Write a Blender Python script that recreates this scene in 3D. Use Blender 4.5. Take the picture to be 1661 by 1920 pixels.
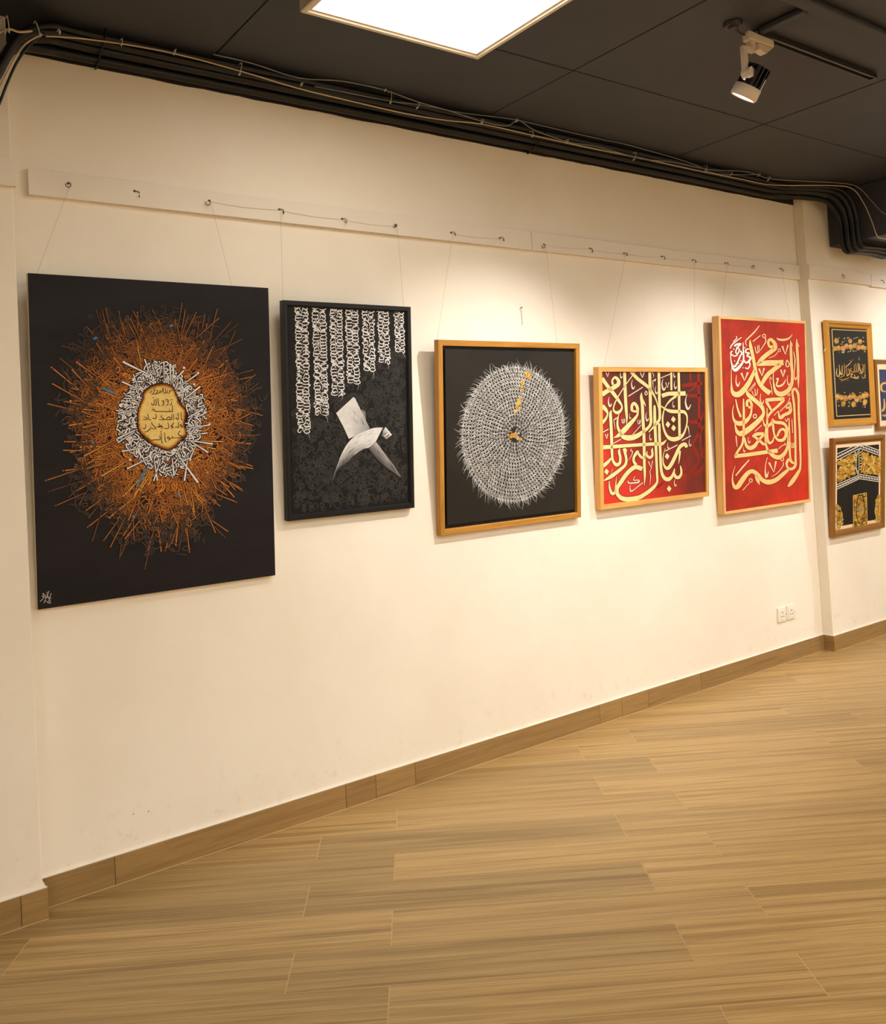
import bpy, bmesh, math, random
from mathutils import Vector, Matrix

# ------------------------------------------------------------------ camera, world, lights, exposure
for o in list(bpy.data.objects):
    bpy.data.objects.remove(o, do_unlink=True)
S = bpy.context.scene
COL = S.collection
FPX, YAW, PITCH, ROLL, CAMD, CYP, CAMH = 1654.665, 0.629415, 0.0301096, 0.0574533, 3.215575, 782.681, 1.45
CXP = 830.5
_cy, _sy, _cp, _sp = math.cos(YAW), math.sin(YAW), math.cos(PITCH), math.sin(PITCH)
FWD = Vector((_sy*_cp, _cy*_cp, _sp))
_r0 = Vector((_cy, -_sy, 0)); _d0 = FWD.cross(_r0)
RIGHT = _r0*math.cos(ROLL) + _d0*math.sin(ROLL)
DOWN = _r0*(-math.sin(ROLL)) + _d0*math.cos(ROLL)
EYE = Vector((0, -CAMD, CAMH))
cam = bpy.data.cameras.new('camera'); camo = bpy.data.objects.new('camera', cam); COL.objects.link(camo)
M = Matrix.Identity(4)
for i in range(3):
    M[i][0] = RIGHT[i]; M[i][1] = -DOWN[i]; M[i][2] = -FWD[i]; M[i][3] = EYE[i]
camo.matrix_world = M
cam.sensor_fit = 'HORIZONTAL'; cam.sensor_width = 36.0; cam.lens = FPX/1661.0*36.0
cam.shift_y = (CYP-960.0)/1661.0
cam.clip_start = 0.05
S.camera = camo
S.view_settings.view_transform = 'Standard'; S.view_settings.look = 'None'
S.view_settings.gamma = 1.0; S.view_settings.use_curve_mapping = False
S.view_settings.exposure = 0.80
W = bpy.data.worlds.new('world'); S.world = W; W.use_nodes = True
W.node_tree.nodes['Background'].inputs[0].default_value = (0.9, 0.85, 0.8, 1)
W.node_tree.nodes['Background'].inputs[1].default_value = 0.02
PANEL_EMIT = 10.4          # panels added out of view to light the room
PANEL_EMIT_NEAR = 4.6       # the panel in view, set dimmer so the wall top stays darker
PANEL_COL = (1.0, 0.932, 0.835)
SPOT_COL = (1.0, 0.945, 0.91)
# track spotlights: (x, y, aim x, aim z, watts, cone degrees); the first is in view, the others are added unseen to light the room
SPOTS = [(2.92, -1.29, 2.55, 0.75, 70, 84),
         (4.45, -1.29, 3.90, 0.75, 62, 84),
         (5.22, -1.29, 5.00, 1.00, 34, 84),
         (6.75, -1.29, 6.20, 1.20, 70, 84)]
random.seed(7)

# ------------------------------------------------------------------ helpers
def ray(px, py):
    return (RIGHT*((px-CXP)/FPX) + DOWN*((py-CYP)/FPX) + FWD)
def hit(px, py, n, c):
    d = ray(px, py); n = Vector(n)
    return EYE + d*((c - n.dot(EYE))/n.dot(d))
def onY(px, py, y): return hit(px, py, (0, 1, 0), y)
def onZ(px, py, z): return hit(px, py, (0, 0, 1), z)
def onX(px, py, x): return hit(px, py, (1, 0, 0), x)
def lin(r, g, b):
    f = lambda c: (c/255/12.92 if c/255 <= 0.04045 else ((c/255+0.055)/1.055)**2.4)
    return (f(r), f(g), f(b))

def link(name, mesh, mat=None, parent=None):
    o = bpy.data.objects.new(name, mesh); COL.objects.link(o)
    if mat is not None and len(mesh.materials) == 0: mesh.materials.append(mat)
    if parent is not None: o.parent = parent
    return o
def from_bm(name, bm, mat, parent=None, smooth=False):
    bmesh.ops.recalc_face_normals(bm, faces=bm.faces[:])
    me = bpy.data.meshes.new(name); bm.to_mesh(me); bm.free()
    if smooth:
        for p in me.polygons: p.use_smooth = True
    return link(name, me, mat, parent)
def empty(name, loc, parent=None):
    o = bpy.data.objects.new(name, None); COL.objects.link(o); o.location = loc
    o.empty_display_size = 0.05
    if parent is not None: o.parent = parent
    return o
def tag(o, label=None, cat=None, group=None, kind=None):
    if label: o['label'] = label
    if cat: o['category'] = cat
    if group: o['group'] = group
    if kind: o['kind'] = kind
    return o
def box(bm, x0, x1, y0, y1, z0, z1, bevel=0.0):
    r = bmesh.ops.create_cube(bm, size=1.0)
    vs = r['verts']
    bmesh.ops.scale(bm, vec=(x1-x0, y1-y0, z1-z0), verts=vs)
    bmesh.ops.translate(bm, vec=((x0+x1)/2, (y0+y1)/2, (z0+z1)/2), verts=vs)
    if bevel > 0:
        es = list({e for v in vs for e in v.link_edges})
        bmesh.ops.bevel(bm, geom=es, offset=bevel, segments=2, affect='EDGES', profile=0.5)
def cyl(bm, a, b, r0, r1=None, seg=20, caps=True):
    a = Vector(a); b = Vector(b); r1 = r0 if r1 is None else r1
    d = (b-a); L = d.length
    m = Matrix.Translation((a+b)/2) @ d.to_track_quat('Z', 'Y').to_matrix().to_4x4()
    bmesh.ops.create_cone(bm, cap_ends=caps, segments=seg, radius1=r0, radius2=r1, depth=L, matrix=m)
def catmull(pts, sub=6):
    n = len(pts); out = []
    if n == 2: return [tuple(p) for p in pts]
    for i in range(n-1):
        p0 = pts[max(i-1, 0)]; p1 = pts[i]; p2 = pts[i+1]; p3 = pts[min(i+2, n-1)]
        for k in range(sub):
            t = k/sub
            out.append(tuple(0.5*((2*b)+(-a+c)*t+(2*a-5*b+4*c-d)*t*t+(-a+3*b-3*c+d)*t*t*t)
                             for a, b, c, d in zip(p0, p1, p2, p3)))
    out.append(tuple(pts[-1]))
    return out
def tube(bm, pts, r, seg=8, sub=5, caps=True):
    P = [Vector(p) for p in catmull([tuple(p) for p in pts], sub)]
    rings = []; up = None
    for i, p in enumerate(P):
        t = (P[min(i+1, len(P)-1)]-P[max(i-1, 0)]).normalized()
        if up is None:
            up = Vector((0, 0, 1)) if abs(t.z) < 0.9 else Vector((1, 0, 0))
        n = (up - t*up.dot(t)).normalized(); up = n; b = t.cross(n)
        rings.append([bm.verts.new(p + (n*math.cos(2*math.pi*k/seg)+b*math.sin(2*math.pi*k/seg))*r) for k in range(seg)])
    for a, b in zip(rings, rings[1:]):
        for k in range(seg):
            bm.faces.new((a[k], a[(k+1) % seg], b[(k+1) % seg], b[k]))
    if caps:
        bm.faces.new(rings[0][::-1]); bm.faces.new(rings[-1])
def tube_obj(name, pts, r, mat, parent=None, seg=8, sub=5):
    bm = bmesh.new(); tube(bm, pts, r, seg, sub)
    return from_bm(name, bm, mat, parent, smooth=True)

# ------------------------------------------------------------------ materials
def mat(name, col=(0.8, 0.8, 0.8), rough=0.5, metal=0.0, spec=0.5):
    m = bpy.data.materials.new(name); m.use_nodes = True
    b = m.node_tree.nodes['Principled BSDF']
    b.inputs['Base Color'].default_value = (*col, 1); b.inputs['Roughness'].default_value = rough
    b.inputs['Metallic'].default_value = metal; b.inputs['Specular IOR Level'].default_value = spec
    return m
def nd(m, t, **kw):
    n = m.node_tree.nodes.new(t)
    for k, v in kw.items():
        if hasattr(n, k): setattr(n, k, v)
        else: n.inputs[k].default_value = v
    return n
def lk(m, a, b): m.node_tree.links.new(a, b)
def bsdf(m): return m.node_tree.nodes['Principled BSDF']
def ramp(m, fac, stops):
    r = nd(m, 'ShaderNodeValToRGB')
    el = r.color_ramp.elements
    while len(el) < len(stops): el.new(0.5)
    for e, (p, c) in zip(el, stops): e.position = p; e.color = (*c, 1)
    lk(m, fac, r.inputs[0]); return r.outputs[0]
def bump(m, h, strength=0.2, dist=0.002):
    b = nd(m, 'ShaderNodeBump'); b.inputs['Strength'].default_value = strength; b.inputs['Distance'].default_value = dist
    lk(m, h, b.inputs['Height']); lk(m, b.outputs[0], bsdf(m).inputs['Normal'])
def coords(m, scale=(1, 1, 1), rnd=0.0, kind='Object'):
    tc = nd(m, 'ShaderNodeTexCoord'); mp = nd(m, 'ShaderNodeMapping'); mp.inputs['Scale'].default_value = scale
    lk(m, tc.outputs[kind], mp.inputs['Vector'])
    if rnd:
        oi = nd(m, 'ShaderNodeObjectInfo'); ml = nd(m, 'ShaderNodeMath', operation='MULTIPLY'); ml.inputs[1].default_value = rnd
        lk(m, oi.outputs['Random'], ml.inputs[0])
        cb = nd(m, 'ShaderNodeCombineXYZ')
        for i in range(3): lk(m, ml.outputs[0], cb.inputs[i])
        lk(m, cb.outputs[0], mp.inputs['Location'])
    return mp.outputs[0]
def noise(m, vec, scale, detail=4.0, rough=0.5, dist=0.0):
    n = nd(m, 'ShaderNodeTexNoise'); n.inputs['Scale'].default_value = scale; n.inputs['Detail'].default_value = detail
    n.inputs['Roughness'].default_value = rough; n.inputs['Distortion'].default_value = dist
    lk(m, vec, n.inputs['Vector']); return n.outputs['Fac']
def mix(m, fac, a, b, mode='MIX'):
    n = nd(m, 'ShaderNodeMix', data_type='RGBA', blend_type=mode)
    for s, v in ((n.inputs[0], fac), (n.inputs[6], a), (n.inputs[7], b)):
        if isinstance(v, (int, float)): s.default_value = v
        elif isinstance(v, tuple): s.default_value = (*v, 1)
        else: lk(m, v, s)
    return n.outputs[2]

def wall_paint(name, base, dirt, amt=0.10, scuffs=0):
    m = mat(name, base, 0.55, spec=0.35)
    v = coords(m, (1, 1, 1), kind='Object')
    n1 = noise(m, v, 1.7, 5, 0.6); n2 = noise(m, v, 9, 5, 0.6); n3 = noise(m, v, 160, 2)
    c1 = ramp(m, n1, [(0.35, dirt), (0.62, base)])
    c = mix(m, amt, base, c1)
    sp = ramp(m, n2, [(0.70, (0, 0, 0)), (0.80, (1, 1, 1))])
    c = mix(m, sp, c, tuple(x*0.93 for x in base))
    if scuffs:      # grubby scuffs where shoes and mops reach the foot of the wall
        sx = nd(m, 'ShaderNodeSeparateXYZ'); lk(m, v, sx.inputs[0])
        up = nd(m, 'ShaderNodeMapRange'); up.inputs[1].default_value = scuffs; up.inputs[2].default_value = scuffs+0.28; up.inputs[3].default_value = 1.0; up.inputs[4].default_value = 0.0
        lk(m, sx.outputs['Z'], up.inputs[0])
        n4 = noise(m, coords(m, (1, 1, 1)), 16, 6, 0.7); k4 = ramp(m, n4, [(0.56, (0, 0, 0)), (0.66, (1, 1, 1))])
        ml = nd(m, 'ShaderNodeMath', operation='MULTIPLY'); lk(m, up.outputs[0], ml.inputs[0]); lk(m, k4, ml.inputs[1])
        ml2 = nd(m, 'ShaderNodeMath', operation='MULTIPLY'); lk(m, ml.outputs[0], ml2.inputs[0]); ml2.inputs[1].default_value = 0.30
        c = mix(m, ml2.outputs[0], c, tuple(x*0.70 for x in dirt))
    lk(m, c, bsdf(m).inputs['Base Color'])
    bump(m, n3, 0.08, 0.001)
    return m
def wood(name, stops, long=(1.2, 26, 26), rnd=37.0, rough=0.42, tone=0.22, bumps=0.08, fine=0.55):
    m = mat(name, stops[0][1], rough, spec=0.4)
    v = coords(m, long, rnd)
    n1 = noise(m, v, 1.0, 6, 0.62, 0.6)
    v2 = coords(m, (long[0]*3.0, long[1]*6.0, long[2]*6.0), rnd)
    n2 = noise(m, v2, 1.0, 3, 0.6)
    c = ramp(m, n1, stops)
    fine_ = ramp(m, n2, [(0.30, (0.62, 0.62, 0.62)), (0.60, (1, 1, 1))])
    c = mix(m, fine, c, fine_, 'MULTIPLY')
    oi = nd(m, 'ShaderNodeObjectInfo')
    t = ramp(m, oi.outputs['Random'], [(0.0, (1-tone, 1-tone, 1-tone*1.0)), (0.5, (1, 0.99, 0.97)), (1.0, (1+tone*0.5, 1+tone*0.45, 1+tone*0.3))])
    c = mix(m, 1.0, c, t, 'MULTIPLY')
    lk(m, c, bsdf(m).inputs['Base Color'])
    bump(m, n2, bumps, 0.001)
    return m
def canvas_mat(name, a, b, scale=3.0, rough=0.5, stretch=(1, 1, 1), weave=0.06):
    m = mat(name, a, rough, spec=0.2)
    v = coords(m, stretch); n = noise(m, v, scale, 5, 0.6)
    lk(m, ramp(m, n, [(0.3, a), (0.72, b)]), bsdf(m).inputs['Base Color'])
    w = noise(m, coords(m, (1, 1, 1)), 700, 1); bump(m, w, weave, 0.001)
    return m

M_WALL = wall_paint('cream_wall_paint', lin(245, 237, 221), lin(230, 218, 196), 0.35, 0.09)
M_RAIL = wall_paint('white_rail_paint', lin(238, 230, 216), lin(225, 212, 192), 0.2)
M_CEIL = wall_paint('charcoal_ceiling_paint', lin(58, 61, 71), lin(48, 50, 58), 0.5)
M_BLACKP = mat('black_paint', lin(38, 36, 37), 0.6, spec=0.3)
M_PIPE = mat('black_conduit_plastic', lin(20, 20, 23), 0.42, spec=0.4)
M_CABLE_C = mat('cream_cable', lin(205, 185, 150), 0.5)
M_CABLE_G = mat('grey_cable', lin(132, 140, 148), 0.5)
M_CABLE_K = mat('black_cable', lin(22, 22, 24), 0.45)
M_TIE = mat('white_nylon_tie', lin(200, 195, 185), 0.5)
M_FLOOR = wood('oak_look_tile', [(0.28, lin(142, 110, 64)), (0.44, lin(168, 135, 83)), (0.56, lin(188, 155, 100)), (0.74, lin(154, 121, 72))], (0.8, 34, 34), rough=0.38, tone=0.17, fine=0.75)
M_GROUT = mat('pale_grout', lin(200, 166, 114), 0.8)
M_FLOOR2 = wood('oak_look_floor_far', [(0.25, lin(164, 124, 80)), (0.5, lin(190, 149, 100)), (0.80, lin(176, 136, 90))], rough=0.4, tone=0.0)
M_SKIRT = wood('oak_look_skirting', [(0.25, lin(134, 104, 62)), (0.5, lin(164, 131, 82)), (0.80, lin(144, 112, 68))], (1.6, 26, 26), rough=0.4, tone=0.12)
M_PINE = wood('pine_frame_wood', [(0.25, lin(214, 150, 72)), (0.5, lin(232, 176, 98)), (0.80, lin(222, 160, 82))], (2, 30, 30), rough=0.4, tone=0.08)
M_PINE2 = wood('pale_frame_wood', [(0.25, lin(222, 164, 92)), (0.5, lin(240, 192, 124)), (0.80, lin(226, 172, 100))], (2, 30, 30), rough=0.42, tone=0.10)
M_GOLDW = wood('gold_frame_wood', [(0.25, lin(168, 112, 38)), (0.5, lin(196, 140, 58)), (0.80, lin(176, 120, 44))], (2, 24, 24), rough=0.35, tone=0.08)
M_GILT = mat('gilt_frame', lin(214, 158, 66), 0.32, 0.55)
M_GILT_D = mat('antique_gold_frame', lin(150, 104, 44), 0.36, 0.45)
M_LINER = mat('cream_liner', lin(236, 206, 170), 0.6)
M_BLACKF = mat('black_lacquer_frame', lin(17, 16, 17), 0.4, spec=0.3)
M_EDGE = mat('raw_canvas_edge', lin(205, 190, 170), 0.7)
M_WHITE = mat('white_plastic', lin(240, 233, 218), 0.35)
M_HOLE = mat('dark_socket_hole', lin(40, 34, 28), 0.6)
M_HOOK = mat('dull_steel_hook', lin(96, 86, 76), 0.4, 0.8)
M_LINE = mat('nylon_line', lin(196, 182, 164), 0.4)
M_SPOTW = mat('white_spotlight_body', lin(212, 196, 176), 0.4)
M_SINK = mat('black_heat_sink', lin(20, 22, 26), 0.3, 0.4)
M_STEEL = mat('brushed_steel_strip', lin(215, 205, 195), 0.25, 0.9)
M_TRACK = mat('black_track', lin(34, 32, 34), 0.4)
M_LAMPF = mat('pale_lamp_frame', lin(222, 208, 188), 0.35, 0.2)
def emit(name, col, s):
    m = bpy.data.materials.new(name); m.use_nodes = True; nt = m.node_tree
    nt.nodes.remove(nt.nodes['Principled BSDF'])
    e = nt.nodes.new('ShaderNodeEmission'); e.inputs[0].default_value = (*col, 1); e.inputs[1].default_value = s
    nt.links.new(e.outputs[0], nt.nodes['Material Output'].inputs[0]); return m
M_DIFF = emit('lit_diffuser', PANEL_COL, PANEL_EMIT)
M_DIFF_NEAR = emit('lit_diffuser_dim', PANEL_COL, PANEL_EMIT_NEAR)
M_LENS = emit('lit_spot_lens', SPOT_COL, 12.0)
# pigment on the pictures: one colour per brush stroke, kept in the mesh
M_PAINT = mat('artist_paint', (0.5, 0.5, 0.5), 0.6, spec=0.2)
_a = nd(M_PAINT, 'ShaderNodeAttribute', attribute_name='pigment')
_n = noise(M_PAINT, coords(M_PAINT, (1, 1, 1)), 60, 4, 0.6)
_r = ramp(M_PAINT, _n, [(0.3, (0.86, 0.86, 0.86)), (0.65, (1, 1, 1))])
lk(M_PAINT, mix(M_PAINT, 1.0, _a.outputs['Color'], _r, 'MULTIPLY'), bsdf(M_PAINT).inputs['Base Color'])

# ------------------------------------------------------------------ room shell
X0, X1, Y1, ZC = -4.0, 9.5, -7.6, 2.95
PILX, PILY = 0.588, -0.075       # left pillar: right edge, front face
COLX, COLY = 5.243, -0.070       # right pier: left edge, front face
BANDZ = 2.866
def slab(name, x0, x1, y0, y1, z0, z1, m, parent=None, kind='structure', bevel=0.0):
    bm = bmesh.new(); box(bm, x0, x1, y0, y1, z0, z1, bevel)
    o = from_bm(name, bm, m, parent)
    if parent is None and kind: o['kind'] = kind
    return o
wall_back = slab('wall_back', X0, X1, 0.0, 0.2, 0, 3.15, M_WALL)
tag(wall_back, 'cream painted gallery wall behind the hung pictures', 'wall')
wl = slab('wall_left', X0-0.2, X0, Y1, 0.2, 0, 3.15, M_WALL); tag(wl, 'plain cream side wall beyond the shallow pier with the drooping cables', 'wall')
wr = slab('wall_right', X1, X1+0.2, Y1, 0.2, 0, 3.15, M_WALL); tag(wr, 'plain cream end wall beyond the gilt framed pictures', 'wall')
wf = slab('wall_front', X0, X1, Y1-0.2, Y1, 0, 3.15, M_WALL); tag(wf, 'plain cream wall facing the picture wall', 'wall')
pil = slab('column', X0+3.0, PILX, PILY, 0.0, 0, ZC, M_WALL, bevel=0.004)
tag(pil, 'shallow cream pier beside the big black burst painting', 'column')
pier = slab('column', COLX, X1, COLY, 0.0, 0, ZC, M_WALL, bevel=0.004)
tag(pier, 'shallow cream pier carrying the gilt framed pictures', 'column')
# black painted strips at the top of the walls
def band(parent, x0, x1, y, seed):
    rnd = random.Random(seed); bm = bmesh.new(); n = max(2, int((x1-x0)/0.07))
    prev = None
    for i in range(n+1):
        x = x0+(x1-x0)*i/n; zb = BANDZ + rnd.uniform(-0.002, 0.002)
        ring = [bm.verts.new((x, y, zb)), bm.verts.new((x, y-0.004, zb)), bm.verts.new((x, y-0.004, ZC)), bm.verts.new((x, y, ZC))]
        if prev:
            for k in range(4): bm.faces.new((prev[k], prev[(k+1) % 4], ring[(k+1) % 4], ring[k]))
        else: bm.faces.new(ring)
        prev = ring
    bm.faces.new(prev[::-1])
    return from_bm('painted_band', bm, M_BLACKP, parent)
band(wall_back, PILX, COLX, 0.0, 1)

# ceiling slab with its boards
ceiling = slab('ceiling', X0, X1, Y1, 0.2, ZC+0.012, ZC+0.2, M_BLACKP); tag(ceiling, 'dark charcoal board ceiling', 'ceiling')
BX, BY, BS = 1.29, -0.68, 1.32
bm = bmesh.new(); box(bm, -BS/2+0.003, BS/2-0.003, -BS/2+0.003, BS/2-0.003, 0, 0.012, 0.003); me_board = bpy.data.meshes.new('ceiling_board'); bm.to_mesh(me_board); bm.free()
me_board.materials.append(M_CEIL)
rnd = random.Random(3)
x = BX - BS*4
xs = []
while x < X1: xs.append(x); x += BS
ys = []; y = BY + BS
while y > Y1: ys.append(y); y -= BS
for xa in xs:
    for ya in ys:
        a0, a1, b0, b1 = max(xa, X0), min(xa+BS, X1), max(ya-BS, Y1), min(ya, 0.0)
        if a1-a0 < 0.05 or b1-b0 < 0.05: continue
        if a1-a0 > BS-0.001 and b1-b0 > BS-0.001:
            o = link('ceiling_board', me_board, None, ceiling); o.location = ((a0+a1)/2, (b0+b1)/2, ZC)
        else:
            bm = bmesh.new(); box(bm, a0+0.003, a1-0.003, b0+0.003, b1-0.003, 0, 0.012, 0.003)
            o = from_bm('ceiling_board', bm, M_CEIL, ceiling); o.location = (0, 0, ZC)
        o.location.z += rnd.uniform(-0.0015, 0.0015)
# downstand beams above the piers
beam_r = slab('beam', 5.52, 6.05, Y1, COLY, 2.60, ZC, M_CEIL, bevel=0.006); tag(beam_r, 'dark downstand ceiling beam with conduits looping under it', 'beam')
beam_l = slab('beam', -0.10, 0.42, Y1, PILY, 2.62, ZC, M_CEIL, bevel=0.006); tag(beam_l, 'dark downstand ceiling beam over the pier with drooping black cables', 'beam')

# floor: grout bed and wood-look planks laid at an angle to the wall
floor = slab('floor', X0, X1, Y1, 0.2, -0.10, -0.0009, M_GROUT); tag(floor, 'oak look plank tile floor laid diagonally to the wall', 'floor')
PA = math.radians(-34.0); PU = Vector((math.cos(PA), math.sin(PA))); PV = Vector((math.sin(PA), -math.cos(PA)))
PW, PL, GAP = 0.1925, 1.1175, 0.0026
PX0, PX1, PY0 = -1.6, 8.6, -4.3
rnd = random.Random(11); nplank = 0
rot = Matrix.Rotation(PA, 4, 'Z')
me_plank = None
def inroom(p): return PX0 <= p.x <= PX1 and PY0 <= p.y <= 0.0
for row in range(-32, 30):
    b0 = 0.0385 + row*PW; b1 = b0 + PW
    off = 1.3725 if row % 2 == 0 else 1.6535
    for k in range(-12, 14):
        a0 = off + k*PL; a1 = a0 + PL
        cs = [PU*a + PV*b for a in (a0, a1) for b in (b0, b1)]
        c = sum(cs, Vector((0, 0)))/4
        if not (PX0-0.3 < c.x < PX1+0.3 and PY0-0.1 < c.y < 0.45): continue
        if min(p.y for p in cs) > -0.002: continue
        bm = bmesh.new()
        box(bm, -PL/2+GAP/2, PL/2-GAP/2, -PW/2+GAP/2, PW/2-GAP/2, -0.010, 0.0, 0.0008)
        if max(p.y for p in cs) > -0.001:
            # cut at the wall: world y <= -0.001
            n_l = rot.inverted().to_3x3() @ Vector((0, 1, 0))
            d = Vector((0, -0.001-c.y, 0)); pl = rot.inverted().to_3x3() @ d
            g = bmesh.ops.bisect_plane(bm, geom=bm.verts[:]+bm.edges[:]+bm.faces[:], plane_co=pl, plane_no=n_l, clear_outer=True)
            es = [e for e in bm.edges if e.is_boundary]
            if es: bmesh.ops.holes_fill(bm, edges=es)
            if len(bm.faces) < 3: bm.free(); continue
            o = from_bm('floor_plank', bm, M_FLOOR, floor)
        else:
            if me_plank is None:
                o = from_bm('floor_plank', bm, M_FLOOR, floor); me_plank = o.data
            else:
                bm.free(); o = link('floor_plank', me_plank, None, floor)
        o.rotation_euler = (0, 0, PA); o.location = (c.x, c.y, rnd.uniform(-0.0004, 0.0002)); nplank += 1
# skirting tiles
def skirting(name, label, segs):
    e = empty(name, (0, 0, 0)); tag(e, label, 'baseboard', kind='structure')
    for (xa, ya, xb, yb) in segs:
        d = Vector((xb-xa, yb-ya, 0)); L = d.length; ang = math.atan2(d.y, d.x)
        bm = bmesh.new(); box(bm, 0.0007, L-0.0007, -0.012, 0.0, 0.0006, 0.097, 0.0012)
        o = from_bm('skirting_tile', bm, M_SKIRT, e); o.location = (xa, ya, 0); o.rotation_euler = (0, 0, ang)
        bm = bmesh.new(); box(bm, 0.0, L, -0.0148, -0.0121, 0.0004, 0.0026)
        o = from_bm('grout_line', bm, M_GROUT, e); o.location = (xa, ya, 0); o.rotation_euler = (0, 0, ang)
        bm = bmesh.new(); box(bm, 0.0, L, -0.0085, 0.0, 0.0971, 0.1005, 0.001)
        o = from_bm('paint_edge', bm, M_RAIL, e); o.location = (xa, ya, 0); o.rotation_euler = (0, 0, ang)
jx = [PILX+0.012, 0.83, 1.74, 1.882, 2.079, 3.2, 3.36, 3.564, 3.997, 5.08, COLX-0.0005]
skirting('baseboard_back', 'oak look skirting tiles along the recessed picture wall', [(a, 0, b, 0) for a, b in zip(jx, jx[1:])])
skirting('baseboard_left', 'oak look skirting tiles around the pier with the drooping cables', [(-1.0, PILY, -0.45, PILY), (-0.45, PILY, 0.52, PILY), (0.52, PILY, PILX+0.012, PILY), (PILX, PILY, PILX, 0.0)])
skirting('baseboard_right', 'oak look skirting tiles around the pier with gilt framed pictures', [(COLX, -0.012, COLX, COLY-0.012), (COLX, COLY, 6.1, COLY), (6.1, COLY, 7.2, COLY), (7.2, COLY, 8.3, COLY), (8.3, COLY, X1, COLY)])

# ------------------------------------------------------------------ picture rails with hooks
def hook_mesh():
    bm = bmesh.new()
    pts = [(0, 0, 0), (0, -0.012, 0)]
    cyl(bm, (0, 0.0005, 0), (0, -0.003, 0), 0.0042, seg=10)
    arc = [(0, -0.003, 0), (0, -0.012, 0)]
    for k in range(1, 9):
        a = math.radians(90 - k*34)
        arc.append((0.0095*math.cos(a)*0.9, -0.014-0.003*k*0.3, -0.0095 + 0.0095*math.sin(a)))
    tube(bm, arc, 0.0016, 6, 3)
    me = bpy.data.meshes.new('screw_hook'); bmesh.ops.recalc_face_normals(bm, faces=bm.faces[:]); bm.to_mesh(me); bm.free()
    me.materials.append(M_HOOK); return me
ME_HOOK = hook_mesh()
def rail(label, x0, x1, ywall, hooks, z0=2.376, z1=2.467):
    e = empty('hanging_rail', (x0, ywall, z0)); tag(e, label, 'picture rail', 'white hanging rails')
    bm = bmesh.new(); box(bm, 0, x1-x0, -0.019, 0.0, 0, z1-z0, 0.0012)
    from_bm('board', bm, M_RAIL, e)
    rr = random.Random(int(x0*100))
    prev = None
    for hx, hz in hooks:
        o = link('screw_hook', ME_HOOK, None, e); o.location = (hx-x0, -0.019, hz-z0+0.004)
        o.rotation_euler = (rr.uniform(-0.3, 0.3), rr.uniform(-0.5, 0.5), rr.uniform(-0.9, 0.9))
        if prev and rr.random() < 0.7:
            tube_obj('thread', [(prev[0]-x0, -0.0205, prev[1]-z0), ((prev[0]+hx)/2-x0, -0.0205, (prev[1]+hz)/2-z0-0.006), (hx-x0, -0.0205, hz-z0)], 0.0006, M_LINE, e, 5, 3)
        prev = (hx, hz)
    return e
HK = [(0.776, 2.425), (1.003, 2.427), (1.286, 2.424), (1.574, 2.423), (1.862, 2.415), (2.131, 2.412), (2.431, 2.41), (2.722, 2.412),
      (3.007, 2.406), (3.325, 2.414), (3.581, 2.409), (3.888, 2.416), (4.155, 2.416), (4.456, 2.42), (4.735, 2.424), (5.015, 2.427)]
rail('white hanging rail with hooks above the black paintings', 0.648, 2.926, 0.0, HK[:8])
rail('white hanging rail with hooks above the two red paintings', 2.929, COLX-0.002, 0.0, HK[8:])
rail('short end of white rail on the pier beside the burst painting', -0.9, PILX+0.008, PILY, [(-0.3, 2.42), (0.2, 2.42)])
rail('white rail section with hook above the roses picture on the pier', COLX-0.010, 5.985, COLY, [(5.62, 2.415)], 2.372, 2.462)
rail('white rail section on the pier continuing past the roses picture', 5.988, 8.4, COLY, [(6.12, 2.41), (6.5, 2.41), (6.9, 2.41)], 2.364, 2.454)

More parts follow.
